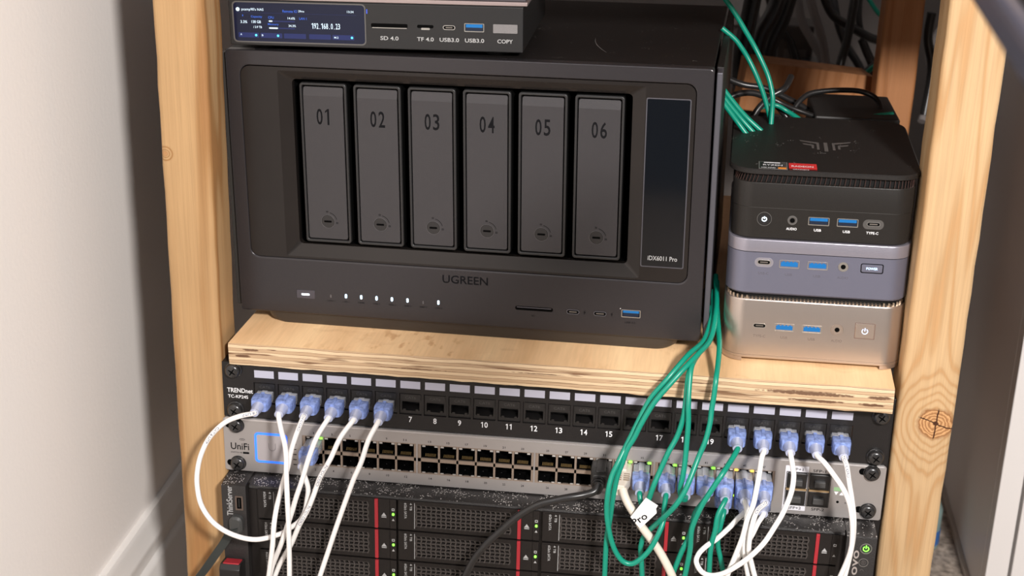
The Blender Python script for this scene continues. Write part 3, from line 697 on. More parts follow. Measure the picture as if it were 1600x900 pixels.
for k, x in enumerate((81.4, 93, 104.6, 116.2, 127.9, 151.0)):
    MB().slab(x-.75, x+.75, z_(15.0), z_(18.2), .7, -.2, .1, n=3).make('status_light', LEDB, ns)
b = MB()
for x in (69.8, 139.6): b.slab(x-.5, x+.5, z_(14.5), z_(17.0), .45, -.1, .1, n=2)
b.make('unlit_light', mat('unlit_lens', (.09, .085, .09), .4), ns)
b = MB(); b.slab(207.8, 235.2, z_(15.3), z_(18.3), 1.3, -.15, .1); b.make('card_slot', HOLE, ns)
MB().box(209, 234, -.22, 0, z_(17.2), z_(17.8)).make('card_slot_lip', NASS, ns, smooth=0)
def usbc(cx, cz, par, w=9.4, h=3.5, y=-.3, rim_m=None):
    MB().frame((cx-w/2, cx+w/2, cz-h/2, cz+h/2), (cx-w/2+.55, cx+w/2-.55, cz-h/2+.5, cz+h/2-.5), h/2, h/2-.5, y-.1, y+.5, n=5).make('usb_c_rim', rim_m or STEEL, par)
    MB().slab(cx-w/2+.5, cx+w/2-.5, cz-h/2+.45, cz+h/2-.45, h/2-.5, y, y+.3, n=5).make('usb_c_well', HOLE, par)
    MB().slab(cx-w/2+1.9, cx+w/2-1.9, cz-.38, cz+.38, .3, y-.06, y, n=2).make('usb_c_tongue', mat('contact_grey', (.20, .18, .16), .4, metal=.5), par)
def usba(cx, cz, par, w=13.6, h=5.8, y=-.3, blue_h=.46, rim_m=None, full=False):
    MB().frame((cx-w/2, cx+w/2, cz-h/2, cz+h/2), (cx-w/2+.5, cx+w/2-.5, cz-h/2+.55, cz+h/2-.4), .5, .3, y-.1, y+.5, n=2).make('usb_rim', rim_m or STEEL, par, smooth=0)
    MB().box(cx-w/2+.5, cx+w/2-.5, y+.25, y+.4, cz-h/2+.5, cz+h/2-.4).make('usb_well', HOLE, par, smooth=0)
    b = MB(); b.box(cx-w/2+1.1, cx+w/2-1.1, y-.02, y+.3, *((cz-h/2+1.3, cz+h/2-1.5) if full else (cz+h/2-.6-h*blue_h, cz+h/2-.6)))
    if full:
        for k in range(4): b.box(cx-4.6+k*2.6, cx-3.2+k*2.6, y-.04, y+.3, cz+h/2-1.6, cz+h/2-.9)
    b.make('usb_tongue', BLUEP, par, smooth=0)
    if not full: MB().box(cx-w/2+1.1, cx+w/2-1.1, y-.01, y+.3, cz-h/2+.9, cz+h/2-.6-h*blue_h).make('usb_tongue_underside', NAVY, par, smooth=0)
usbc(249.8, z_(16.6), ns, rim_m=NASS); usbc(269.3, z_(16.6), ns, rim_m=NASS); usba(291.4, z_(18.2), ns, blue_h=.3)
MB().disc(283.8, z_(21.6), .35, -.1, .1, n=8).make('pin_hole', WHITEI, ns)
# body, top lid and side panels
MB().box(4, 337, 40, 250, z_(2), z_(H-2.2)).box(2, 339, 9, 40, z_(2), z_(40)).box(2, 40, 9, 40, z_(40), z_(H-2.6)).box(294, 339, 9, 40, z_(40), z_(H-2.6)).make('body', NASB, ns, smooth=0, bevel=1)
MB().box(-.2, W-.6, 1.2, 250, z_(H-2.6), z_(H-.3)).make('top_lid', NASB, ns, smooth=0, bevel=.6)
for x0, x1 in ((-4.6, -1.2), (342.5, 346.4)): MB().box(x0, x1, 4, 250, z_(3), z_(H-3.2)).make('side_panel', NASS if x0 > 0 else mat('side_grey', (.06, .055, .05), .45, metal=.4), ns, smooth=0, bevel=.7)
MB().box(341.8, 346.6, 18, 250, z_(3), z_(H-2.2)).make('side_casing', NASB, ns, smooth=0, bevel=.6)
b = MB()
b.loft([[(x, y, z) for x, y in rrect(15+d, 327-d, 3+d*.5, 240, 13, 6)] for z, d in ((0, 6), (3, 2.5), (9.9, 0))])
b.make('base', mat('base_plastic', (.035, .03, .027), .4), ns, smooth=40)
# scratch and dust on the lid
b = MB(); pts = [(250.5, 92, z_(H)-.22), (251.5, 80, z_(H)-.22), (254.5, 66, z_(H)-.22), (259.5, 52, z_(H)-.22), (264, 42, z_(H)-.22)]
b.tube(pts, .30, n=5, rad=[.06, .3, .42, .3, .06]); b.make('scratch', mat('scratch_grey', (.16, .15, .145), .7), ns)

# ================================================================= small storage box with lit display
T_ORG = on_nas(6.0, -3.3, H+.2); TM = (NAM @ R3((0, 0, math.radians(2.951)))).to_euler()
sd = thing('compact_storage', 'small grey storage box with a lit blue status display', 'storage box', T_ORG, tuple(TM))
fz = 3.8
CG = mat('compact_grey_metal', (.026, .0255, .026), .36, metal=.35, bump=.1, bscale=2000, stretch=(.2, 1, 1))
MB().box(0, 205, 0, 150, fz, fz+31).make('body', CG, sd, smooth=0, bevel=.7)
for x in (20, 185):
    for y in (18, 130): MB().vprism(x-8, x+8, y-8, y+8, 0, fz, 8).make('rubber_foot', BLACKM, sd)
MB().box(0, 205, 1, 150, fz+30.6, fz+31.8).make('top_plate', CG, sd, smooth=0)
MB().frame((2.6, 96.6, fz+2.0, fz+30.4), (3.6, 95.8, fz+2.9, fz+29.6), 3, 2.4, -.25, 0, n=4).make('display_rim', mat('rim_light_grey', (.13, .125, .12), .35, metal=.4), sd)
MB().slab(3.6, 95.8, fz+2.9, fz+29.6, 2.4, -.12, .5, n=4).make('display_glass', mat('display_navy', (.004, .006, .018), .10, spec=.3, emit=(.003, .006, .03), estr=.35), sd)
SW_ = mat('display_white', (.05, .05, .05), .4, emit=(.72, .88, 1), estr=1.25); SB_ = mat('display_blue', (.01, .01, .03), .4, emit=(.03, .16, .85), estr=.9); SD_ = mat('display_deep_blue', (.004, .006, .02), .4, emit=(.003, .012, .10), estr=1)
y = -.20
b = MB()
b.text("pcamp90's NAS", 17.2, fz+24.7, 15.6, 2.3, y); b.disc(6.7, fz+24.8, 1.4, y, y+.05, n=14)
b.text('29ms', 51.6, fz+24.4, 4.2, 1.4, y); b.text('13:34', 86, fz+24.9, 4.6, 1.5, y)
b.text('3.3%', 10.6, fz+16.2, 4.8, 1.9, y); b.text('138 GB', 19.4, fz+16.4, 6.6, 1.9, y); b.text('/ 3.9 TB', 20.2, fz+12.8, 6.0, 1.6, y)
b.text('14.6%', 44.4, fz+19.4, 5.2, 1.6, y); b.text('34.3%', 44.8, fz+14.2, 5.2, 1.6, y)
b.slab(28.3, 30.9, fz+16.6, fz+17.6, .4, y, y+.05, n=2); b.slab(28.3, 34.6, fz+11.8, fz+12.8, .4, y, y+.05, n=2)
digits(b, '192.168.0.23', 68.5, fz+14.6, 3.9, y, adv=.40); b.text('A', 8.2, fz+7.5, 1.2, 1.3, y); b.text('B', 23.4, fz+7.2, 1.1, 1.3, y); b.text('M.2', 75.6, fz+7.0, 3, 1.3, y)
b.make('display_text', SW_, sd, smooth=0)
b = MB()
b.text('Remote IO', 43.6, fz+24.2, 10.4, 1.8, y); b.text('Capacity', 19.8, fz+19.8, 8.0, 1.9, y); b.text('CPU', 30.0, fz+19.6, 4.0, 1.7, y); b.text('Memory', 31.4, fz+14.8, 7.6, 1.8, y); b.text('LAN 1', 52.6, fz+19.4, 5.2, 1.6, y); b.text('1', 10.0, fz+20.6, .6, 1.2, y)
b.make('display_blue_text', SB_, sd, smooth=0)
b = MB(); y2 = -.16
for x0, x1 in ((6.3, 20.8), (22.0, 37.4), (38.6, 54.2), (56.4, 71.8), (72.8, 88.2)): b.slab(x0, x1, fz+5.4, fz+8.8, .5, y2, y2+.05, n=2)
b.slab(28.3, 46.8, fz+16.7, fz+17.5, .4, y2, y2+.02, n=2); b.slab(28.3, 46.8, fz+11.9, fz+12.7, .4, y2, y2+.02, n=2); b.box(5, 90, y2, y2+.02, fz+22.5, fz+22.65)
b.make('display_bars', SD_, sd, smooth=0)
b = MB()
for x in (18.8, 34.4, 86.6): b.disc(x, fz+7.1, .85, -.24, -.1, n=12)
b.make('display_dots', mat('display_cyan', (.02, .04, .05), .4, emit=(.10, .75, .95), estr=1.5), sd)
MB().slab(100.2, 125.6, fz+14.8, fz+17.6, .8, -.1, .2).make('card_slot', HOLE, sd)
MB().box(101, 125, -.3, .1, fz+14.4, fz+14.9).make('card_slot_lip', STEEL, sd, smooth=0)
MB().slab(132.2, 143.6, fz+15.2, fz+17.4, 1.0, -.1, .2).make('small_card_slot', HOLE, sd)
MB().slab(135.0, 141.0, fz+14.0, fz+15.4, .6, -.25, .2).make('small_card_lip', STEEL, sd)
usbc(154.3, fz+16.0, sd, w=8.6, h=3.2, y=-.1); usba(171.6, fz+16.4, sd, y=-.1, blue_h=.38)
MB().slab(184.6, 201.2, fz+13.2, fz+19.2, .4, -.35, .2, n=2).make('copy_button', mat('button_light_grey', (.20, .19, .19), .5, bump=1, bscale=2600), sd)
b = MB()
for s_, x, w_ in (('SD 4.0', 112.8, 12.6), ('TF 4.0', 137.8, 11.6), ('USB3.0', 154.4, 13.4), ('USB3.0', 171.8, 13.2), ('COPY', 192.8, 10.6)): b.text(s_, x, fz+7.6, w_, 2.7, -.05)
b.make('printed_lettering', GREYI, sd, smooth=0)
MB().box(97.2, 97.8, -.15, 0, fz+24, fz+27).make('blue_glint_light', mat('small_blue_light', (.05, .1, .6), .4, emit=(.02, .05, .5), estr=.6), sd, smooth=0)
# flat metal box lying on it (only its front lip is in the picture)
dk = thing('flat_drive_box', 'flat pinkish metal box lying on the small storage box, cut off above', 'box', tuple(Vector(T_ORG)+TM.to_matrix() @ Vector((-2.5, -1, fz+31.8))), tuple(TM))
MB().box(0, 210.4, 0, 140, 0, 2.6).make('bottom_lip', mat('pinkish_metal', (.42, .34, .33), .35, metal=.6), dk, smooth=0, bevel=.4)
MB().box(1.2, 209.2, 1.4, 139, 2.6, 22).make('body', mat('dark_metal', (.10, .09, .10), .4, metal=.5), dk, smooth=0, bevel=.8)

# ================================================================= three mini computers stacked on the shelf
def pc_thing(name, label, z): return thing(name, label, 'mini computer', on_shelf(415.4, 31, z), SHE)
def jack35(cx, cz, par, y, r=3.7, m=STEEL):
    sl_ = mat('sleeve', (.10, .09, .085), .4, metal=.4) if m.name.startswith('dark') else m
    MB().torus(cx, cz, r-.6, .6, y, n=24).make('audio_rim', m, par); MB().disc(cx, cz, r-.7, y-.25, y+.1, n=20).make('audio_sleeve', sl_, par)
    MB().disc(cx, cz, 1.7, y-.4, y, n=16).make('audio_hole', HOLE, par)
def power_sym(cx, cz, r, y, m, par, t=.28):
    b = MB(); b.torus(cx, cz, r, t, y, a0=PI/2+.6, a1=PI/2-.6+2*PI, n=18, k=5); b.box(cx-t, cx+t, y-.15, y+.1, cz+.1*r, cz+1.25*r); b.make('power_symbol', m, par, smooth=0)
D = 150
# silver one at the bottom (z 0..49)
p1 = pc_thing('mini_computer', 'champagne silver mini computer at the bottom of the stack beside the right post', 0)
b = MB(); b.vprism(-61.9, 61.9, 0, D, 5.4, 47.3, 15, bev=1.2); b.make('body', SILV, p1, smooth=30)
b = MB(); b.vprism(-62.1, 62.1, -.2, D, 3.0, 5.3, 15.2, bev0=.6)
b.make('base_ring', SILV, p1, smooth=30)
for x0, x1 in ((-61.8, -47.6), (47.6, 61.8)):
    b = MB(); ring = [(max(min(x, x1), x0), y) for x, y in rrect(-61.8, 61.8, .2, D-2, 15, 8)]
    b.loft([[(x, y, 0.6) for x, y in ring], [(x, y, 3.2) for x, y in ring]])
    b.make('foot', SILV, p1, smooth=30)
b = MB(); b.vprism(-57, 57, 5, D-5, 47.2, 51.2, 12); b.make('vent_recess', BLACKM, p1)
b = MB()
for k in range(42):
    x = -53+k*2.55
    b.box(x-.5, x+.5, 1.4, 5.4, 47.2, 47.7)
for sgn in (-1, 1):
    for a in range(7):
        t_ = a/6*PI/2; b.box(sgn*(46.5+13.2*math.sin(t_))-.6, sgn*(46.5+13.2*math.sin(t_))+.6, 16.5-14.5*math.cos(t_)-.6, 16.5-14.5*math.cos(t_)+.8, 47.2, 49.2)
b.make('vent_ribs', mat('rib_gold', (.34, .26, .19), .35, metal=.5), p1, smooth=0)
usbc(-36.6, 27.8, p1, w=9.2, h=3.4, y=-.1); usba(-19.5, 27.4, p1, y=-.1, blue_h=.6, full=True); usba(-.6, 27.4, p1, y=-.1, blue_h=.6, full=True); jack35(16.5, 28.4, p1, -.1, r=4.4, m=SILV)
MB().frame((28.3, 42.3, 22.6, 34.6), (28.9, 41.7, 23.2, 34.0), .4, .3, -.05, .2, n=2).make('button_groove', mat('groove_brown', (.16, .11, .09), .5), p1)
pb = MB().slab(28.9, 41.7, 23.2, 34.0, .4, -.3, .3, n=2, bev=.2); pb.make('power_button', SILV, p1)
power_sym(35.3, 28.5, 1.9, -.4, mat('blue_white_symbol', (.6, .75, 1), .4, emit=(.45, .62, 1), estr=1.3), p1)
b = MB()
for s_, x, w_ in (('TYPE-C', -36.4, 8.6), ('USB', -19.3, 4.8), ('USB', -.4, 4.8), ('AUDIO', 16.7, 7.2)): b.text(s_, x, 20.0, w_, 1.9, -.04)
b.make('printed_lettering', mat('brown_grey_ink', (.16, .12, .10), .6), p1, smooth=0)
# slate one in the middle
p2 = pc_thing('mini_computer', 'slate blue-grey mini computer in the middle of the stack', 51.2)
MB().vprism(-61.8, 61.8, 0, D, 0, 30.6, 15, bev0=1.4).make('body', SPACE, p2, smooth=30)
MB().vprism(-61.4, 61.4, .5, D-.5, 30.6, 31.1, 14.6).make('seam', HOLE, p2)
MB().vprism(-61.9, 61.9, -.1, D, 31.1, 40, 15, bev=.8).make('lid', mat('slate_lid_aluminium', (.34, .325, .38), .32, metal=.65, bump=.15, bscale=1800, stretch=(.15, .15, 1)), p2, smooth=30)
MB().slab(-42.9, -30.2, 20.2, 27.0, 3.2, -.15, .1).make('port_recess', mat('slate_bright_edge', (.42, .41, .47), .3, metal=.7), p2)
usbc(-36.6, 23.8, p2, w=9.2, h=3.4, y=-.35); usba(-19.4, 23.2, p2, y=-.1, blue_h=.6, full=True); usba(-.3, 23.2, p2, y=-.1, blue_h=.6, full=True); jack35(16.8, 23.6, p2, -.1, r=3.6)
MB().frame((28.4, 43.6, 20.0, 26.9), (29.0, 43.0, 20.6, 26.3), 1.2, .9, -.05, .2, n=3).make('button_groove', HOLE, p2)
MB().slab(29.0, 43.0, 20.6, 26.3, .9, -.35, .3, n=3, bev=.3).make('power_button', SPACE, p2)
b = MB(); b.text('POWER', 36, 23.5, 7.6, 1.7, -.45); b.make('lit_lettering', mat('blue_white_text', (.5, .7, 1), .4, emit=(.45, .7, 1.0), estr=1.6), p2, smooth=0)
b = MB()
for s_, x, w_ in (('USB-C', -36.5, 7.0), ('USB', -19.4, 4.8), ('USB', -.4, 4.8), ('AUDIO', 17.0, 7.4)): b.text(s_, x, 15.6, w_, 1.8, -.04)
b.make('printed_lettering', mat('dark_slate_ink', (.09, .085, .11), .6), p2, smooth=0)
# black one on top
p3 = pc_thing('mini_computer', 'black mini computer with a winged emblem on its lid, top of the stack', 91.2)
MB().vprism(-60.6, 60.6, .9, D-1, 0, 22.4, 15, bev0=1.2).make('body', PCBLK, p3, smooth=30)
MB().vprism(-60.3, 60.3, 1.1, D-1, 22.4, 22.8, 15).make('seam', mat('seam_light', (.09, .085, .08), .4), p3)
MB().vprism(-60.9, 60.9, .6, D-1, 22.8, 40.2, 15, bev=.5).make('upper_body', PCBLK, p3, smooth=30)
MB().vprism(-57.5, 57.5, 3.8, D-4, 40.2, 45.8, 13).make('vent_core', BLACKM, p3)
b = MB()
R_ = rrect(-59.6, 59.6, 1.8, D-3, 14, 9)
for i in range(len(R_)):
    x0, y0 = R_[i]; x1, y1 = R_[(i+1) % len(R_)]; L_ = math.hypot(x1-x0, y1-y0); n_ = max(1, int(L_/3.2))
    for k in range(n_):
        f = k/n_; x = x0+(x1-x0)*f; y = y0+(y1-y0)*f
        b.tube([(x, y, 40.0), (x*.985+1.0, 2.2+(y-2.2)*.985+.6, 45.9)], .28, n=4)
b.make('vent_fins', mat('copper_glint', (.06, .028, .022), .35, metal=.5), p3, smooth=0)  # fins in a dark copper-toned metal
b = MB(); rings = []
for z, d in ((45.6, 1.2), (46.4, 0), (48.6, 0), (49.5, .9)): rings.append([(x, y, z) for x, y in rrect(-64+d, 64-d, 0+d, D+1-d, 19-d, 9)])
b.loft(rings); lid = b.make('lid', PCLID, p3, smooth=30)
b = MB(); zl = 49.56
def flat(pts): b.add([(x, y, zl) for x, y in pts], [tuple(range(len(pts)))])
cx_ = 2.6
flat([(cx_-1.3, 54), (cx_+1.3, 54), (cx_+1.3, 78), (cx_-1.3, 78)])
for s_ in (-1, 1):
    g = lambda x, y: (cx_+s_*x, y)
    flat([g(4.6, 58), g(6.4, 58), g(6.4, 74.6), g(4.6, 77.4)]); flat([g(4.6, 77.4), g(6.4, 73.8), g(17.2, 79.4), g(18.4, 82.6)])
    flat([g(8.4, 61), g(10.0, 61), g(10.0, 68.6), g(8.4, 71)]); flat([g(8.4, 71), g(10, 67.8), g(15.4, 70.8), g(16.4, 74)])
b.make('winged_emblem', mat('emblem_grey', (.17, .155, .145), .35, metal=.4), lid, smooth=0)
def sticker(x0, x1, y0, y1, m, nm):
    b = MB(); b.box(x0, x1, y0, y1, 49.45, 49.62); return b.make(nm, m, lid, smooth=0)
up = lambda u, v: (u, v, 49.68)
sticker(-44.4, -25.2, 2.4, 20.2, mat('foil_grey', (.30, .28, .27), .35, metal=.5), 'processor_sticker'); sticker(-43.8, -25.8, 3.0, 19.6, BLACKG, 'sticker_black')
b = MB(); b.text('RYZEN', -35, 12.0, 13, 3.2, 0, xf=up); b.text('5000 SERIES', -38, 5.4, 9.4, 2.0, 0, xf=up); b.box(-41, -30, 17.2, 18.6, 49.6, 49.7); b.make('sticker_lettering', WHITEI, lid, smooth=0)
MB().box(-31.5, -26, 3.4, 7.0, 49.6, 49.7).make('orange_swoosh', mat('orange_ink', (.75, .25, .03), .5), lid, smooth=0)
sticker(-24.2, -5.6, 2.2, 19.2, mat('sticker_red', (.62, .03, .03), .45), 'graphics_sticker'); sticker(-24.2, -5.6, 2.0, 5.6, BLACKG, 'sticker_black_band')
b = MB(); b.text('RADEON', -15.2, 11.6, 14.5, 3.6, 0, xf=up); b.text('GRAPHICS', -16.4, 3.8, 10.8, 1.9, 0, xf=up); b.make('sticker_lettering', WHITEI, lid, smooth=0)
MB().torus(-38.4, 14.6, 4.8, .22, .75).make('button_rim', mat('button_rim_grey', (.10, .095, .09), .35), p3)
MB().disc(-38.4, 14.6, 4.6, .6, 1.2, bev=.3).make('power_button', BLACKG, p3)
power_sym(-38.4, 14.6, 1.5, .45, LEDW, p3, t=.3)
jack35(-19.6, 14.6, p3, .8, r=3.4, m=mat('dark_rim', (.10, .095, .09), .35)); usba(-2.0, 14.8, p3, y=.75, blue_h=.36, w=14); usba(17.1, 14.8, p3, y=.75, blue_h=.36, w=14)
MB().slab(27.2, 41.0, 11.2, 18.0, 3.2, .7, 1.1).make('port_recess', mat('recess_edge', (.075, .07, .066), .35), p3); usbc(34.2, 14.9, p3, w=9.2, h=3.2, y=.5, rim_m=mat('dim_steel', (.25, .24, .23), .35, metal=.7))
b = MB()
for s_, x, w_ in (('AUDIO', -19.8, 7.0), ('USB', -2.4, 4.8), ('USB', 16.8, 4.8), ('TYPE-C', 33.9, 8.0)): b.text(s_, x, 8.5, w_, 1.8, .84)
b.make('printed_lettering', WHITEI, p3, smooth=0)
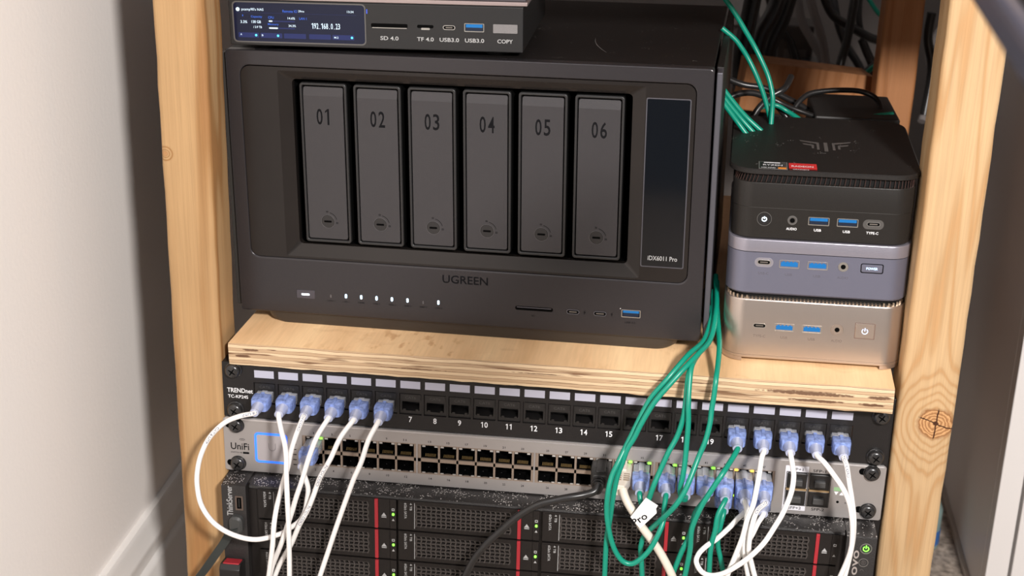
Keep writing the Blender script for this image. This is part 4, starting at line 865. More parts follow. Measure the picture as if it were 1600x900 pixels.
# measured cable runs (mm)
CAB = {
'W1':[(31.9,-30.0,62.9),(24.2,-36.0,62.7),(13.6,-40.0,58.7),(2.9,-42.0,47.8),(-3.3,-44.0,35.8),(-6.5,-46.0,23.6),(-7.1,-48.0,10.6),(-4.0,-50.0,-4.8),(5.5,-52.0,-17.6),(19.4,-52.0,-25.8),(35.4,-50.0,-29.3),(52.2,-48.0,-24.6),(59.4,-46.0,-20.3),(66.9,-45.0,-13.8),(70.7,-44.0,-6.7),(72.6,-43.0,3.4),(73.1,-42.0,13.4),(69.9,-41.0,24.0)],
'W2':[(49.9,-30.0,62.3),(53.9,-38.0,54.6),(58.4,-46.0,47.6),(60.9,-52.0,39.5),(61.6,-56.0,30.2),(62.8,-60.0,12.0),(63.3,-61.0,-2.9),(63.2,-61.0,-18.6),(62.7,-60.0,-35.1),(61.5,-58.0,-60.6)],
'W3':[(66.4,-31.0,60.2),(64.8,-38.0,52.2),(61.8,-42.0,41.3),(59.6,-45.0,28.8),(57.0,-46.0,20.3),(54.1,-47.0,9.2),(51.1,-48.0,-3.0),(51.1,-56.0,-12.1),(49.8,-57.0,-27.5),(47.6,-56.0,-42.2),(43.7,-54.0,-64.9)],
'W4':[(83.8,-31.0,62.0),(80.6,-40.0,53.3),(76.8,-49.0,41.6),(71.8,-52.0,23.8),(67.5,-53.0,10.6),(63.8,-53.0,-2.2),(59.6,-53.0,-15.2),(55.0,-52.0,-28.9),(49.9,-49.0,-41.9),(45.6,-47.0,-53.3),(41.6,-47.0,-69.5)],
'W5':[(101.0,-31.0,61.4),(96.8,-38.0,52.4),(90.6,-44.0,37.8),(83.6,-47.0,24.2),(79.0,-49.0,10.5),(74.3,-50.0,-1.9),(68.5,-51.0,-13.4),(62.1,-50.0,-29.4),(56.1,-47.0,-41.4),(50.3,-45.0,-53.0),(43.6,-44.0,-71.2)],
'W6':[(120.3,-32.0,61.9),(117.1,-38.0,52.0),(112.8,-43.0,36.9),(107.5,-46.0,23.7),(101.1,-48.0,4.6),(94.3,-49.0,-16.4),(88.2,-49.0,-36.1),(79.4,-49.0,-64.5)],
'G20':[(375.6,-30.0,63.5),(371.5,-38.0,57.4),(365.9,-48.0,52.0),(359.3,-52.0,41.1),(353.5,-54.0,29.9),(349.2,-54.0,16.8),(347.6,-54.0,7.9),(347.7,-53.0,-7.0),(345.6,-52.0,-28.5),(344.3,-52.0,-36.5)],
'W21':[(393.1,-30.0,64.0),(392.3,-36.0,60.3),(391.1,-44.0,53.4),(389.5,-52.0,44.6),(387.7,-58.0,35.4),(384.7,-60.0,25.9),(382.3,-61.0,11.2),(379.0,-61.0,-2.2),(375.0,-60.0,-18.1),(373.1,-60.0,-28.6)],
'W22':[(412.1,-30.0,64.1),(413.2,-37.0,58.4),(414.5,-42.0,51.3),(413.3,-48.0,41.6),(408.8,-54.0,29.6),(403.4,-58.0,19.4),(397.2,-62.0,9.2),(389.1,-66.0,0.7),(380.1,-68.0,-7.0),(371.2,-66.0,-15.2),(362.8,-62.0,-20.1),(356.6,-58.0,-20.1),(352.7,-54.0,-15.2),(354.1,-52.0,-9.5),(359.1,-49.0,-4.7),(365.9,-46.0,-0.2),(374.3,-42.0,7.5),(379.3,-39.0,12.9),(381.8,-35.0,16.4)],
'W23':[(430.8,-30.0,65.7),(435.0,-38.0,60.8),(441.9,-43.0,54.0),(448.1,-47.0,46.6),(452.7,-49.0,37.7),(455.5,-50.0,26.6),(457.1,-50.0,15.7),(457.5,-50.0,3.7),(455.5,-49.0,-9.4),(450.5,-48.0,-28.5)],
'W24':[(448.7,-31.0,64.3),(450.1,-36.0,58.6),(452.5,-40.0,47.8),(455.0,-43.0,37.6),(457.6,-45.0,24.0),(458.7,-45.0,8.9),(457.8,-45.0,-7.5),(455.3,-45.0,-30.0)],
'GA':[(349.2,40.0,144.1),(352.8,24.0,135.9),(351.6,10.0,126.4),(344.7,-6.0,121.9),(340.9,-20.0,120.5),(338.4,-30.0,115.8),(337.7,-36.0,97.1),(336.6,-38.0,86.1),(333.5,-40.0,73.9),(328.3,-44.0,63.4),(323.3,-48.0,50.6),(319.2,-52.0,39.4),(316.0,-50.0,25.5),(313.4,-46.0,21.0),(311.2,-41.0,22.6),(310.6,-37.0,26.5)],
'GE':[(353.8,42.0,143.7),(355.6,22.0,134.4),(351.9,6.0,127.6),(345.1,-8.0,123.3),(340.4,-26.0,121.2),(339.4,-34.0,111.3),(339.6,-40.0,98.2),(340.4,-42.0,86.2),(340.3,-44.0,71.1),(339.9,-47.0,57.4),(339.1,-49.0,48.3),(338.1,-49.0,39.3),(339.1,-46.0,29.9),(341.9,-42.0,26.4),(342.7,-37.0,27.3)],
'GB':[(353.2,52.0,147.2),(353.9,30.0,141.0),(348.7,4.0,129.1),(338.3,-16.0,125.8),(329.3,-27.0,117.9),(322.4,-32.0,110.1),(315.2,-34.0,100.8),(310.8,-36.0,92.8),(303.2,-42.0,75.6),(299.0,-46.0,66.3),(294.6,-52.0,57.1),(290.8,-56.0,48.1),(288.9,-60.0,37.2),(288.7,-60.0,22.1),(291.3,-60.0,6.2),(295.4,-60.0,-6.7),(301.2,-60.0,-15.4),(307.6,-60.0,-17.4),(313.6,-60.0,-13.2),(319.4,-59.0,-6.1),(324.1,-57.0,3.4),(327.8,-52.0,13.1),(328.1,-44.0,20.7),(327.8,-37.0,27.0)],
'GC':[(356.0,56.0,153.4),(355.9,20.0,142.6),(352.5,0.0,131.1),(344.4,-18.0,127.1),(334.8,-30.0,120.1),(326.4,-36.0,111.2),(320.0,-39.0,103.5),(314.7,-41.0,95.5),(308.6,-44.0,83.6),(304.4,-46.0,73.6),(300.1,-48.0,65.4),(297.2,-50.0,55.3),(294.3,-52.0,45.2),(292.4,-54.0,31.2),(291.0,-54.0,13.9),(289.5,-54.0,-1.6),(289.3,-54.0,-17.1),(289.5,-54.0,-40.6)],
'GD':[(354.9,60.0,156.8),(357.1,30.0,138.7),(358.2,18.0,132.3),(359.1,2.0,126.4),(358.4,-16.0,120.0),(357.3,-29.0,114.7),(356.6,-33.0,103.6),(355.7,-35.0,93.8),(355.1,-38.0,84.5),(352.8,-42.0,73.1),(348.8,-46.0,61.8),(344.0,-54.0,49.1),(340.3,-58.0,40.1),(335.0,-60.0,30.8),(328.2,-56.0,19.4),(322.7,-50.0,9.4),(318.5,-46.0,2.1),(314.8,-44.0,-5.1),(313.5,-44.0,-13.5),(314.4,-44.0,-22.8),(316.5,-44.0,-44.3)],
'G41':[(352.6,-37.0,25.1),(349.9,-42.0,17.0),(348.2,-46.0,8.7),(346.3,-48.0,0.2),(342.5,-49.0,-9.9),(338.9,-49.0,-22.7),(334.5,-49.0,-39.3)],
'G43':[(367.6,-37.0,27.0),(365.5,-44.0,18.0),(364.1,-47.0,6.4),(362.1,-48.0,-8.6),(362.8,-48.0,-37.2)],
'G44':[(369.7,-34.0,16.8),(368.5,-38.0,9.2),(367.0,-40.0,-1.6),(367.6,-40.0,-10.3),(370.7,-40.0,-22.0),(375.3,-40.0,-41.0)],
'W45':[(383.5,-38.0,27.4),(385.1,-44.0,21.8),(385.1,-49.0,8.5),(385.2,-51.0,-4.6),(387.5,-51.0,-16.7),(391.4,-51.0,-32.5)],
'W47':[(395.8,-38.0,27.0),(392.3,-44.0,24.0),(389.5,-50.0,18.6),(387.9,-54.0,9.6),(387.9,-55.0,-2.0),(391.1,-55.0,-13.9),(395.9,-55.0,-29.5)],
'W48':[(397.8,-34.0,15.8),(393.6,-39.0,10.6),(389.7,-43.0,2.3),(384.3,-45.0,-8.3),(379.8,-46.0,-18.5),(375.0,-46.0,-26.8),(370.5,-46.0,-37.7)],
'black':[(281.6,-36.0,30.0),(278.8,-40.0,26.4),(271.9,-42.0,24.2),(263.1,-44.0,22.7),(254.2,-45.0,20.5),(239.6,-47.0,16.0),(226.4,-48.0,6.6),(214.9,-49.0,-5.2),(204.3,-50.0,-17.1),(196.1,-50.0,-29.5),(190.7,-50.0,-41.7),(187.1,-50.0,-53.3)],
'beige':[(298.4,-38.0,29.0),(300.1,-41.0,25.2),(303.1,-44.0,20.5),(308.0,-47.0,14.5),(313.0,-49.0,6.9),(320.2,-50.0,-2.1),(327.5,-51.0,-12.2),(333.5,-52.0,-22.4),(337.7,-52.0,-31.4),(340.4,-52.0,-38.5)],
'bgA':[(341.9,150.0,350.2),(350.1,150.0,341.2),(358.8,150.0,330.0),(366.5,150.0,318.6),(374.0,150.0,307.4),(380.5,148.0,296.5),(386.2,146.0,285.1),(389.9,142.0,272.5),(390.4,140.0,260.8),(390.3,135.0,242.2)],
'bgB':[(348.9,150.0,320.2),(358.9,150.0,312.5),(364.1,150.0,306.5),(369.5,150.0,299.0),(376.0,148.0,288.1),(382.9,146.0,273.7),(388.9,144.0,257.2),(394.0,140.0,241.1)],
'bgC':[(349.7,120.0,283.8),(358.9,120.0,273.2),(365.6,120.0,265.8),(372.7,120.0,258.9),(382.6,118.0,251.2)],
'bgD':[(348.6,110.0,277.9),(358.8,110.0,265.5),(364.5,110.0,258.6),(372.1,108.0,249.8)],
'bgE':[(350.0,116.0,279.0),(359.2,116.0,268.4),(367.8,116.0,259.2),(377.9,114.0,249.5)],
'bgF':[(377.3,190.0,243.2),(384.2,200.0,248.3),(391.4,205.0,250.1),(398.4,205.0,250.4),(406.8,205.0,246.2),(416.0,200.0,241.7),(423.2,195.0,236.0)],
'bgG':[(457.4,200.0,236.6),(464.5,205.0,240.9),(472.7,210.0,243.7),(481.7,212.0,245.3),(490.5,215.0,246.0)],
'bgH':[(412.0,230.0,238.2),(417.7,235.0,246.9),(424.8,240.0,252.5),(435.0,243.0,254.9),(449.5,245.0,256.3),(464.9,245.0,256.5),(475.1,243.0,254.3),(481.1,238.0,250.5),(483.5,230.0,244.1),(483.3,225.0,235.8)],
'bgI':[(388.7,215.0,256.5),(400.9,215.0,250.8),(412.2,212.0,246.9),(423.5,210.0,243.8),(438.5,205.0,240.0),(447.5,200.0,236.0)],
'strap':[(-21.1,-34.0,-83.9),(-11.4,-34.0,-70.7),(-2.1,-33.0,-56.5),(5.8,-31.0,-44.4),(10.8,-30.0,-35.2)],
}
BG = {
'k1':[(415.5,520.0,294.8),(409.0,520.0,269.4),(397.0,515.0,244.2),(395.6,510.0,212.9),(396.0,505.0,174.9)],
'k2':[(428.4,560.0,289.1),(421.1,560.0,256.3),(410.4,555.0,227.2),(409.9,550.0,184.9),(409.1,545.0,145.4)],
'k3':[(387.4,480.0,300.0),(383.8,480.0,269.1),(379.9,475.0,238.7),(381.4,470.0,201.8),(388.6,465.0,164.8)],
'k4':[(491.9,560.0,291.7),(489.6,555.0,260.3),(486.6,550.0,235.1),(482.1,545.0,212.9),(480.7,540.0,184.1)],
'k5':[(505.9,640.0,279.7),(506.9,635.0,246.7),(515.9,630.0,220.6),(528.9,625.0,194.6),(536.1,620.0,161.2)],
'k6':[(460.2,600.0,284.1),(474.7,600.0,256.9),(495.7,600.0,244.4),(517.9,600.0,233.4),(537.9,600.0,230.3)],
'k7':[(527.3,520.0,280.8),(525.2,515.0,250.1),(514.0,505.0,229.4),(494.7,495.0,214.6),(470.0,485.0,205.4),(446.0,470.0,198.7)],
'k8':[(504.4,580.0,235.3),(510.2,580.0,223.6),(518.9,580.0,203.9),(514.7,575.0,177.7)],
'k9':[(562.3,520.0,276.1),(561.7,520.0,250.8),(569.3,520.0,219.2),(565.7,510.0,175.9)],
'k10':[(409.4,640.0,268.8),(423.2,640.0,235.2),(438.7,640.0,215.1),(453.2,630.0,168.8)],
'g1':[(447.1,600.0,283.5),(456.0,598.0,257.7),(466.2,595.0,232.0),(472.3,590.0,206.2),(473.1,585.0,180.1)],
'g2':[(436.9,620.0,279.9),(445.2,618.0,247.0),(457.3,612.0,226.9),(469.2,605.0,209.8),(475.0,600.0,187.1)],
'g3':[(392.8,700.0,247.7),(399.8,700.0,230.2),(400.5,695.0,202.4),(406.1,690.0,167.3)],
'g4':[(596.1,640.0,242.9),(584.9,640.0,215.0),(591.4,630.0,182.7),(579.4,600.0,147.4)],
'k11':[(350.9,200.0,249.2),(365.5,205.0,257.6),(380.8,210.0,258.3),(395.6,212.0,251.2),(407.7,210.0,239.3),(413.8,205.0,225.1)],
'k12':[(356.2,260.0,259.5),(372.5,262.0,253.4),(391.2,262.0,251.1),(407.8,258.0,245.2),(426.9,250.0,237.3),(441.8,240.0,225.5)],
'k13':[(376.5,185.0,238.7),(383.1,190.0,250.7),(393.1,196.0,260.1),(402.8,200.0,265.8),(408.1,215.0,272.0)],
'k14':[(482.0,700.0,269.2),(490.0,690.0,236.0),(502.7,690.0,208.2),(520.5,680.0,182.4),(527.9,670.0,148.9)],
'gr1':[(524.9,505.0,242.6),(512.5,500.0,227.2),(493.2,490.0,213.1),(469.8,480.0,203.3)],
'gr2':[(513.7,660.0,270.0),(529.4,660.0,250.1),(539.5,660.0,245.0),(545.6,660.0,250.8)],
}
GAPX = 652.2
TAGP = [(305.1, -53.5, 15.9), (314.9, -53.5, 31.9), (323.5, -53.5, 26.6), (322.4, -53.5, 24.0), (323.0, -53.5, 20.6), (312.2, -53.5, 7.4)]
TAGC = (311.4, -53.5, 15.0)
TAGU = (8.06, 0.0, 6.82)
# ================================================================= cables
def smooth_path(P, sub=6):
    P = [Vector(p) for p in P]; out = []
    for i in range(len(P)-1):
        p0 = P[max(i-1, 0)]; p1 = P[i]; p2 = P[i+1]; p3 = P[min(i+2, len(P)-1)]
        for k in range(sub):
            t = k/sub
            out.append(.5*((2*p1)+(p2-p0)*t+(2*p0-5*p1+4*p2-p3)*t*t+(3*p1-p0-3*p2+p3)*t**3))
    out.append(P[-1]); return out
CORE = mat('pale_core', (.80, .82, .92), .3)
def plug_parts(parent, x, z, L, up=True, rot=0):
    "moulded RJ45 plug: clear head, blue body, clear ribbed boot; front of the jack at y=0, cable leaves at y=-L"
    e = []
    sg = 1 if up else -1
    b = MB()   # head
    h0 = L-24
    b.slab(x-5.85, x+5.85, z-3.6, z+3.6, .5, -h0-1, 6, n=2)
    b.box(x-2.0, x+2.0, -h0-1, 4, z+sg*3.4-(.7 if up else .3), z+sg*3.4+(.9 if up else .5))
    b.make('plug_head', CLEAR, parent, smooth=30)
    b = MB(); b.box(x-4.6, x+4.6, -h0-1.4, -h0+1.4, z+2.2, z+3.9); b.make('cable_clamp', mat('frosted_clear', (.72, .72, .74), .3, alpha=.75), parent, smooth=0)
    b = MB(); rg = []
    for y, w, h in ((-h0, 6.1, 4.3), (-h0-1.2, 6.35, 4.7), (-h0-7, 6.35, 4.9), (-h0-11.0, 6.0, 4.7), (-h0-13, 5.2, 4.2)):
        rg.append([(px, y, pz) for px, pz in rrect(x-w, x+w, z-h, z+h, 1.0, 3)])
    b.loft(rg); b.loft([[(px, y, pz) for px, pz in rrect(x-1.3, x+1.3, z+sg*3.5-1, z+sg*(5.0 if k else 5.5)+.2, .4, 2)] for k, y in enumerate((-h0-.5, -h0-12))])
    bd = b.make('plug_body', BLUET, parent, smooth=35)
    MB().tube([(x, -h0+.6, z+3.2), (x, -h0-9, z+3.9)], 1.0, n=8).tube([(x, -h0-9, z+3.2), (x, -L+2, z+.6)], 1.3, n=8).make('cable_core', CORE, parent, smooth=60)
    b = MB(); rg = []; n = 9
    for k in range(n+1):
        y = -h0-10.5-(L-h0-10.5)*k/n; r = 4.2-1.5*k/n + (.42 if k % 2 else -.22)
        rg.append([(x+r*1.05*math.cos(2*PI*i/18), y, z+r*math.sin(2*PI*i/18)) for i in range(18)])
    b.loft(rg); b.make('strain_relief', BOOT, parent, smooth=60)
def cable(key, name, label, m, r, parts=(), group=None, cat='cable', start=None, end=None, text=None, n=10):
    P = [tuple(p) for p in CAB[key]]
    if start: P = [(start[0], -start[2]+6, start[1]), (start[0], -start[2]-.5, start[1])]+P[1:]
    if end: P = P[:-1]+[(end[0], -end[2]-.5, end[1]), (end[0], -end[2]+6, end[1])]
    o = P[0]; t = thing(name, label, cat, o, group=group)
    S = smooth_path(P)
    b = MB(); b.tube([tuple(p-Vector(o)) for p in S], r, n=n); b.make('sheath', m, t, smooth=60)
    def at(x, z, L, up=True):
        plug_parts_local(t, x, z, L, up, o)
    for x, z, L, up in ([(*start, True)] if start else [])+([(*end, True)] if end else []): at(x, z, L, up)
    if text:
        s_, a0, hgt, rep, col = text
        Q = S; ln = [0]
        for i in range(1, len(Q)): ln.append(ln[-1]+(Q[i]-Q[i-1]).length)
        camv = Vector((316.6, -936.9, 520.9)); b = MB()
        def xf_at(s0, sign=1):
            def xf(u, v):
                s1 = s0+u; i = max(1, min(len(Q)-1, next((k for k in range(1, len(Q)) if ln[k] >= s1), len(Q)-1)))
                f = (s1-ln[i-1])/max(1e-6, ln[i]-ln[i-1]); p = Q[i-1].lerp(Q[i], f); T = (Q[i]-Q[i-1]).normalized()
                N_ = (camv-p).normalized(); N_ = (N_-T*N_.dot(T)).normalized(); B_ = N_.cross(T)
                a = v/r; q = p+(N_*math.cos(a)+B_*math.sin(a))*(r+.05)-Vector(o); return tuple(q)
            return xf
        for k in range(rep): b.text(s_, 0, 0, len(s_)*1.75, hgt, 0, xf=xf_at(a0+k*34.0))
        b.make('printed_lettering', col, t, smooth=0)
    return t
def plug_parts_local(t, x, z, L, up, o):
    before = set(t.children); plug_parts(t, x, z, L, up)
    for c in set(t.children)-before: c.location = [-v*.001 for v in o]
INK = mat('blue_black_ink', (.04, .05, .12), .6)
def xs(p): return sw_x(p)
ZP, ZU, ZL = 62.5, 26.3, 15.2
PX = port_x
cable('W1', 'patch_cable', 'white patch cable looping left over the post, from patch port 1', WCAB, 1.85, start=(PX(1), ZP, 29.5), end=(xs(1), ZU, 38), text=('CAT.6 UTP', 8, 1.7, 2, INK))
cable('W2', 'patch_cable', 'white patch cable hanging straight down from patch port 2', WCAB, 1.85, start=(PX(2), ZP, 29.5))
cable('W3', 'patch_cable', 'white patch cable from patch port 3, curving left behind its neighbour', WCAB, 1.85, start=(PX(3), ZP, 29.5), text=('PATCH CORD', 9, 1.6, 1, INK))
cable('W4', 'patch_cable', 'white patch cable from patch port 4, running down to the left', WCAB, 1.85, start=(PX(4), ZP, 29.5))
cable('W5', 'patch_cable', 'white patch cable from patch port 5, with dark printed letters', WCAB, 1.85, start=(PX(5), ZP, 29.5), text=('PATCH CORD', 52, 1.9, 2, INK))
cable('W6', 'patch_cable', 'white patch cable from patch port 6, rightmost of the left bunch', WCAB, 1.85, start=(PX(6), ZP, 29.5))
cable('G20', 'patch_cable', 'green patch cable plugged into patch port 20', GCAB, 1.95, start=(PX(20), ZP, 29.5))
cable('W21', 'patch_cable', 'white patch cable from patch port 21, falling into the knot of cables', WCAB, 1.85, start=(PX(21), ZP, 30))
cable('W22', 'patch_cable', 'white patch cable from patch port 22, sweeping left and looping back up to the switch', WCAB, 1.85, start=(PX(22), ZP, 30), end=(xs(45), ZL, 33.5))
cable('W23', 'patch_cable', 'white patch cable from patch port 23, bowing right past the small black cages', WCAB, 1.85, start=(PX(23), ZP, 30))
cable('W24', 'patch_cable', 'white patch cable from patch port 24, rightmost, with blue printed letters', WCAB, 1.85, start=(PX(24), ZP, 30.5), text=('PATCH CORD', 12, 1.7, 1, INK))
cable('GA', 'patch_cable', 'green cable from the shelf into switch port 35, behind the paper tag', GCAB, 1.9, end=(xs(35), ZU, 37.5))
cable('GE', 'patch_cable', 'green cable from the shelf, hanging to switch port 39', GCAB, 1.9, end=(xs(39), ZU, 37.5))
cable('GB', 'patch_cable', 'green cable in a wide U-shaped loop, ending in switch port 37', GCAB, 1.9, end=(xs(37), ZU, 37.5))
cable('GC', 'patch_cable', 'green cable hanging straight down beside the U-shaped loop', GCAB, 1.9)
cable('GD', 'patch_cable', 'rightmost green cable over the shelf edge, crossing down to the left', GCAB, 1.9)
cable('G41', 'patch_cable', 'green cable plugged into switch port 41, slanting down left', GCAB, 1.9, start=(xs(41), ZU, 37.5))
cable('G43', 'patch_cable', 'green cable plugged into switch port 43', GCAB, 1.9, start=(xs(43), ZU, 37.5))
cable('G44', 'patch_cable', 'green cable in the lower switch row, under port 43', GCAB, 1.9, start=(xs(43), ZL, 33.5))
cable('W45', 'patch_cable', 'white cable plugged into switch port 45, between amber lights', WCAB, 1.85, start=(xs(45), ZU, 37.5))
cable('W47', 'patch_cable', 'white cable plugged into switch port 47, with small printed letters', WCAB, 1.85, start=(xs(47), ZU, 37.5), text=('PATCH CORD', 10, 1.7, 1, INK))
cable('W48', 'patch_cable', 'white cable in the lowest right switch port, under port 47', WCAB, 1.85, start=(xs(47), ZL, 33.5))
# black cable with a heavy moulded plug
t = cable('black', 'network_cable', 'thick black network cable with moulded plug, arching over the server front', KCAB, 2.7)
o = Vector(CAB['black'][0]); x, z = xs(31)-1.2, 25.6; b = MB(); rg = []
for y, w, h in ((4, 5.9, 4.0), (-3, 5.9, 4.0), (-4, 7.2, 6.0), (-14, 7.4, 6.2), (-22, 6.6, 5.6), (-25, 5.4, 4.6)): rg.append([(px, y, pz) for px, pz in rrect(x-w, x+w, z-h, z+h+(.6 if y < -3 else 0), 1.6, 3)])
b.loft(rg); b.slab(x-3.6, x+3.6, z+4, z+7.4, 1, -22, -3); b.box(x-4.6, x+4.6, -15.5, -14, z+5, z+7.2)
pm = b.make('plug_body', mat('black_rubber_plug', (.024, .023, .022), .5, bump=.2), t, smooth=35, bevel=.4); pm.location = -o*.001
b = MB()
for k in range(4): b.tube([tuple(Vector((x-1.2, -25-2.6*k, z-.3*k))), tuple(Vector((x-1.4, -26.8-2.6*k, z-.3*k-.1)))], 5.2-.55*k, n=16)
b.tube([(x-1, -25, z), (x-1.4, -36, z-.5), tuple(o)], 3.2, n=12)
pm = b.make('strain_relief', KCAB, t, smooth=35); pm.location = -o*.001
# beige cable with boot and folded paper tag
t = cable('beige', 'network_cable', 'thick beige network cable with a folded white paper tag', BCAB, 3.0)
o = Vector(CAB['beige'][0]); x, z = xs(33)+.8, 26.3; b = MB(); rg = []
for y, w, h in ((4, 5.9, 4.0), (-4, 5.9, 4.2), (-6, 6.2, 5.2), (-20, 6.0, 5.0), (-28, 5.2, 4.6), (-36, 4.0, 4.0)): rg.append([(px-(.12*max(0, -y-20)), y, pz) for px, pz in rrect(x-w, x+w, z-h, z+h, 1.6, 3)])
b.loft(rg); b.slab(x-2.4, x+2.4, z+3.5, z+6.6, .6, -16, 1)
pm = b.make('plug_boot', BCAB, t, smooth=35, bevel=.4); pm.location = -o*.001
b = MB()
for k in range(4):
    for s_ in (-1, 1): b.box(x+s_*2.9-2.1, x+s_*2.9+2.1, -20.5-2.9*k, -19.3-2.9*k, z+4.7, z+5.2)
b.box(x-1.0, x+1.0, -9, -6, z+5.3, z+6.9); pm = b.make('boot_slots', mat('slot_shadow_brown', (.30, .24, .18), .6), t, smooth=0); pm.location = -o*.001
TG = [(985, 808), (1009, 777), (1030, 789), (1024, 794), (1026, 800), (1000, 826)]
# tag plane stands just in front of the cable (coordinates in mm)
tagp = TAGP
b = MB(); fr_ = [tuple(p) for p in tagp]; bk = [(p[0], p[1]+.5, p[2]) for p in tagp]; n_ = len(fr_)
b.add(fr_+bk, [tuple(range(n_)), tuple(reversed(range(n_, 2*n_)))]+[(i, (i+1) % n_, n_+(i+1) % n_, n_+i) for i in range(n_)])
pt = b.make('paper_tag', mat('tag_paper', (.80, .79, .78), .6), t, smooth=0); pt.location = -o*.001
A_, B_, C_ = Vector(tagp[0]), Vector(tagp[1]), Vector(tagp[5]); ex = (B_-A_).normalized(); c0 = Vector(TAGC)
uu = Vector(TAGU).normalized(); vv = (Vector((0, -1, 0)).cross(uu)).normalized()
b = MB(); b.text('Pro', 0, 0, 11.4, 5.4, 0, xf=lambda u, v: tuple(c0+uu*u+vv*v+Vector((0, -.35, 0)))); pm = b.make('tag_lettering', BLACKI, pt, smooth=0)
# flat black strap behind the left ear
P = CAB['strap']; b = MB(); S = smooth_path(P); o = Vector(P[0])
b.loft([[tuple(p-o+Vector((4.6*a, .9*c, 2.6*a*.6))) for a, c in ((-1, -1), (1, -1), (1, 1), (-1, 1))] for p in S]); t = b.make('flat_strap', mat('dark_green_black', (.020, .024, .022), .5), smooth=30); t.location = o*.001
tag(t, 'flat black strap running down left from the server ear, across the post', 'strap')
# background cables
for k, l_ in (('bgA', 'green cable curving down behind the big storage box, upper of two'), ('bgB', 'green cable curving down behind the big storage box, lower of two'), ('bgC', 'green cable low beside the big storage box, right of a tight bunch of three'),
              ('bgD', 'green cable low beside the big storage box, left of a tight bunch of three'), ('bgE', 'green cable low beside the big storage box, middle of a tight bunch of three'), ('bgF', 'short green cable arching just above the lid of the black mini computer'), ('bgG', 'green cable lying over the black box behind the mini computers')):
    P = CAB[k]; o = Vector(P[0]); b = MB(); b.tube([tuple(p-o) for p in smooth_path(P)], 1.9, n=10); q = b.make('green_cable', GCAB, smooth=60); q.location = o*.001; tag(q, l_, 'cable')
for k, l_, r_ in (('bgH', 'black cable in a wide arch behind the mini computers', 2.2), ('bgI', 'black cable slanting down behind the black mini computer', 1.9)):
    P = CAB[k]; o = Vector(P[0]); b = MB(); b.tube([tuple(p-o) for p in smooth_path(P)], r_, n=10); q = b.make('black_cable', KCAB, smooth=60); q.location = o*.001; tag(q, l_, 'cable')
KL = {'k11': 'black cable arching low behind the green ones, beside the big storage box', 'k12': 'black cable lying in front of the shaded crossbar', 'k13': 'short black cable rising behind the twin green curves', 'k14': 'black cable far back, hidden between others left of the rear post',
      'k1': 'thick black cable at the back, second from the big storage box', 'k2': 'thick black cable at the back, third from the big storage box', 'k3': 'thick black cable at the back, nearest the big storage box',
      'k4': 'black cable at the back hanging straight between grey cables and rear post', 'k5': 'thinner black cable at the back bulging right towards the rear post', 'k6': 'black cable at the back crossing sideways near the top edge',
      'k7': 'black cable at the back sweeping down left from the rear post', 'k8': 'short black cable at the back close left of the rear post', 'k9': 'black cable in the gap between the rear post and front right post',
      'k10': 'black cable at the back just left of the grey cables', 'g1': 'right one of two pale grey cables meeting at the back', 'g2': 'left one of two pale grey cables meeting at the back',
      'g3': 'pale grey cable at the back beside the big storage box', 'g4': 'pale grey cable in the gap right of the rear post', 'gr1': 'green cable at the back sweeping down left beside a black one', 'gr2': 'green cable at the back curling at the top edge'}
# ================================================================= behind the rack, right side
for k, P in BG.items():
    r, m, nm, lab, g = {'k': (4.6, KCAB, 'black_cable', KL[k], 'black cables in the tangle at the back'),
                 'g': (4.6, mat('grey_cable_'+k, (.20, .18, .175), .5), 'grey_cable', KL[k], 'grey cables in the tangle at the back')}['k' if k[0] == 'k' else 'g']
    if k[:2] == 'gr': r, m, nm, lab, g = 2.4, GCAB, 'green_cable', KL[k], 'green cables in the tangle at the back'
    if k in ('k7', 'k5', 'k8'): r = 3.4
    if k in ('k1', 'k2', 'k3'): r = 8.5
    if k == 'g3': r = 7
    if k in ('k11', 'k12', 'k13'): r = 2.6
    o = Vector(P[0]); b = MB(); b.tube([tuple(Vector(p)-o) for p in smooth_path(P, 5)], r, n=10)
    q = b.make(nm, m, smooth=60); q.location = o*.001; tag(q, lab, 'cable', g)
def blk(nm, lab, cat, x0, x1, y0, y1, z0, z1, m, rot=0, bev=1.5):
    t = thing(nm, lab, cat, ((x0+x1)/2, (y0+y1)/2, z0), (0, 0, rot))
    w, d = (x1-x0)/2, (y1-y0)/2
    MB().box(-w, w, -d, d, 0, z1-z0).make('housing', m, t, smooth=0, bevel=bev); return t
t = blk('black_equipment_box', 'plain black box standing behind the mini computers, cables looped over it', 'box', 428, 494, 196, 276, 114, 246, mat('box_black', (.016, .014, .013), .55))
b = MB()
for k in range(7): b.box(-22, 22, -40.4, -39.8, 20+k*9, 23+k*9)
b.make('vent_slots', HOLE, t, smooth=0)
t = blk('power_adapter', 'dark brown power adapter in the shade behind the wires', 'adapter', 425, 462, 640, 690, 150, 236, mat('adapter_brown', (.045, .036, .032), .5))
MB().box(-12, 12, -25.3, -25, 30, 60).make('rating_plate', mat('dim_plate', (.10, .09, .085), .6), t, smooth=0)
t = blk('power_adapter', 'black power adapter far back between two grey cables', 'adapter', 455, 478, 590, 630, 182, 205, BLACKG, .3)
MB().box(-8, 8, -20.4, -20, 5, 15).make('rating_plate', BLACKM, t, smooth=0)
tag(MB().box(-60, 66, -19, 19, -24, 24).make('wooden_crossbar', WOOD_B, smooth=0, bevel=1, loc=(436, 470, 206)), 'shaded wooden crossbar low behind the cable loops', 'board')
bpy.context.view_layer.objects.active = None
for o in list(bpy.data.objects):
    if o.name.startswith('wooden_crossbar'): o.rotation_euler = (0, .12, .2)
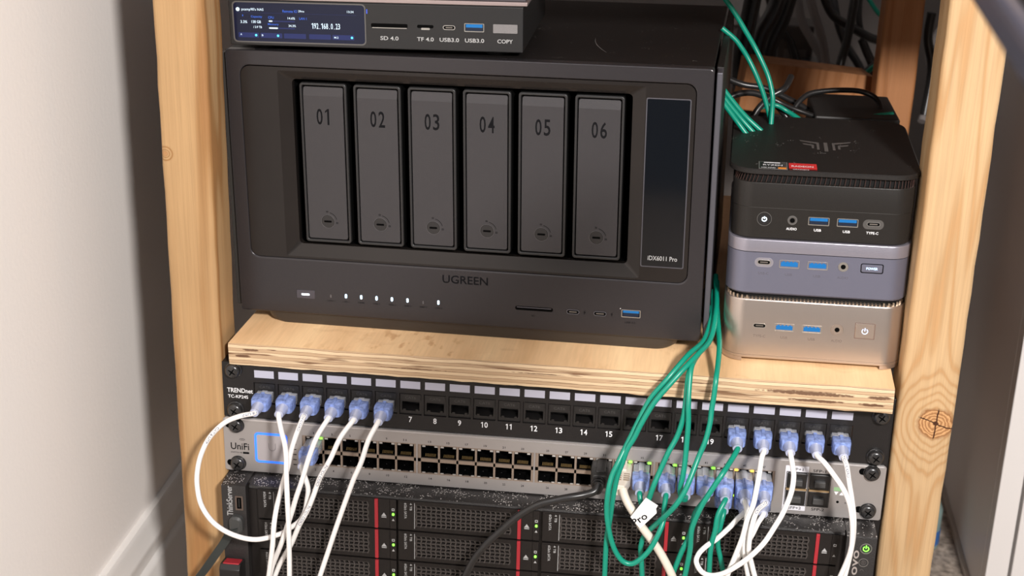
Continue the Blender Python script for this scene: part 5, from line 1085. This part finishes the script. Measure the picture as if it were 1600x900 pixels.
# pale devices on the back wall
t = blk('outlet_strip', 'pale outlet strip on the far wall behind the cables', 'power strip', 380, 430, 990, 1000, 170, 250, mat('dim_white', (.3, .28, .26), .5))
for k in range(2): MB().slab(-12, 12, 12+k*34, 34+k*34, 4, -6, -5).make('socket', mat('socket_grey_%d' % k, (.3, .28, .27), .5), t)

# white cabinet on the right
cb = thing('cabinet', 'white cabinet right of the rack, its side in deep shade', 'cabinet', (631, 262, -240), (0, 0, math.radians(-1.5)))
MB().box(0, 500, 19, 420, 0, 900).make('carcass', DESKW, cb, smooth=0, bevel=1)
xg = GAPX-631
for x0, x1 in ((0, xg-1.5), (xg+1.5, 500)): MB().box(x0, x1, 0, 18, 20, 898).make('door_panel', DESKW, cb, smooth=0, bevel=1)
MB().box(-4.5, 0, 15, 420, 0, 6).make('bottom_trim', mat('trim_strip', (.50, .44, .38), .4), cb, smooth=0, bevel=.5)
# bottle on the carpet
bt = thing('bottle', 'small clear bottle with a blue band on the carpet between post and cabinet', 'bottle', (598, 385, -240))
b = MB(); rg = []
for z, r in ((0, 12), (2, 14), (44, 14), (56, 9), (64, 5.4), (80, 5.4)): rg.append([(r*math.cos(2*PI*i/20), r*math.sin(2*PI*i/20), z) for i in range(20)])
b.loft(rg); b.make('glass_body', mat('bottle_glass', (.30, .42, .40), .12, alpha=.75), bt)
b = MB(); b.loft([[(14.3*math.cos(2*PI*i/20), 14.3*math.sin(2*PI*i/20), z) for i in range(20)] for z in (6, 22)]); b.make('blue_band', mat('band_blue', (.05, .16, .45), .4), bt)
b = MB(); b.loft([[(6.4*math.cos(2*PI*i/16), 6.4*math.sin(2*PI*i/16), z) for i in range(16)] for z in (78, 88)]); b.make('cap', mat('cap_grey', (.4, .4, .4), .4), bt)
# out-of-focus dark panel close to the lens, on its stand outside the frame
pn = thing('display_panel', 'out-of-focus dark panel cutting across the top right corner, close to the viewer', 'panel', (411, -431, 444), (0, 0, math.radians(-4.3)))
MB().box(0, 46, -205, 0, 0, 11).make('casing', mat('panel_edge', (.055, .058, .085), .35, spec=.5), pn, smooth=0, bevel=2.5)
MB().box(6, 42, -200, -6, 10.8, 11.6).make('screen', BLACKM, pn, smooth=0)
MB().tube([(32, -170, 1), (32, -170, -684)], 7, n=16).make('stand_pole', BLACKP, pn)
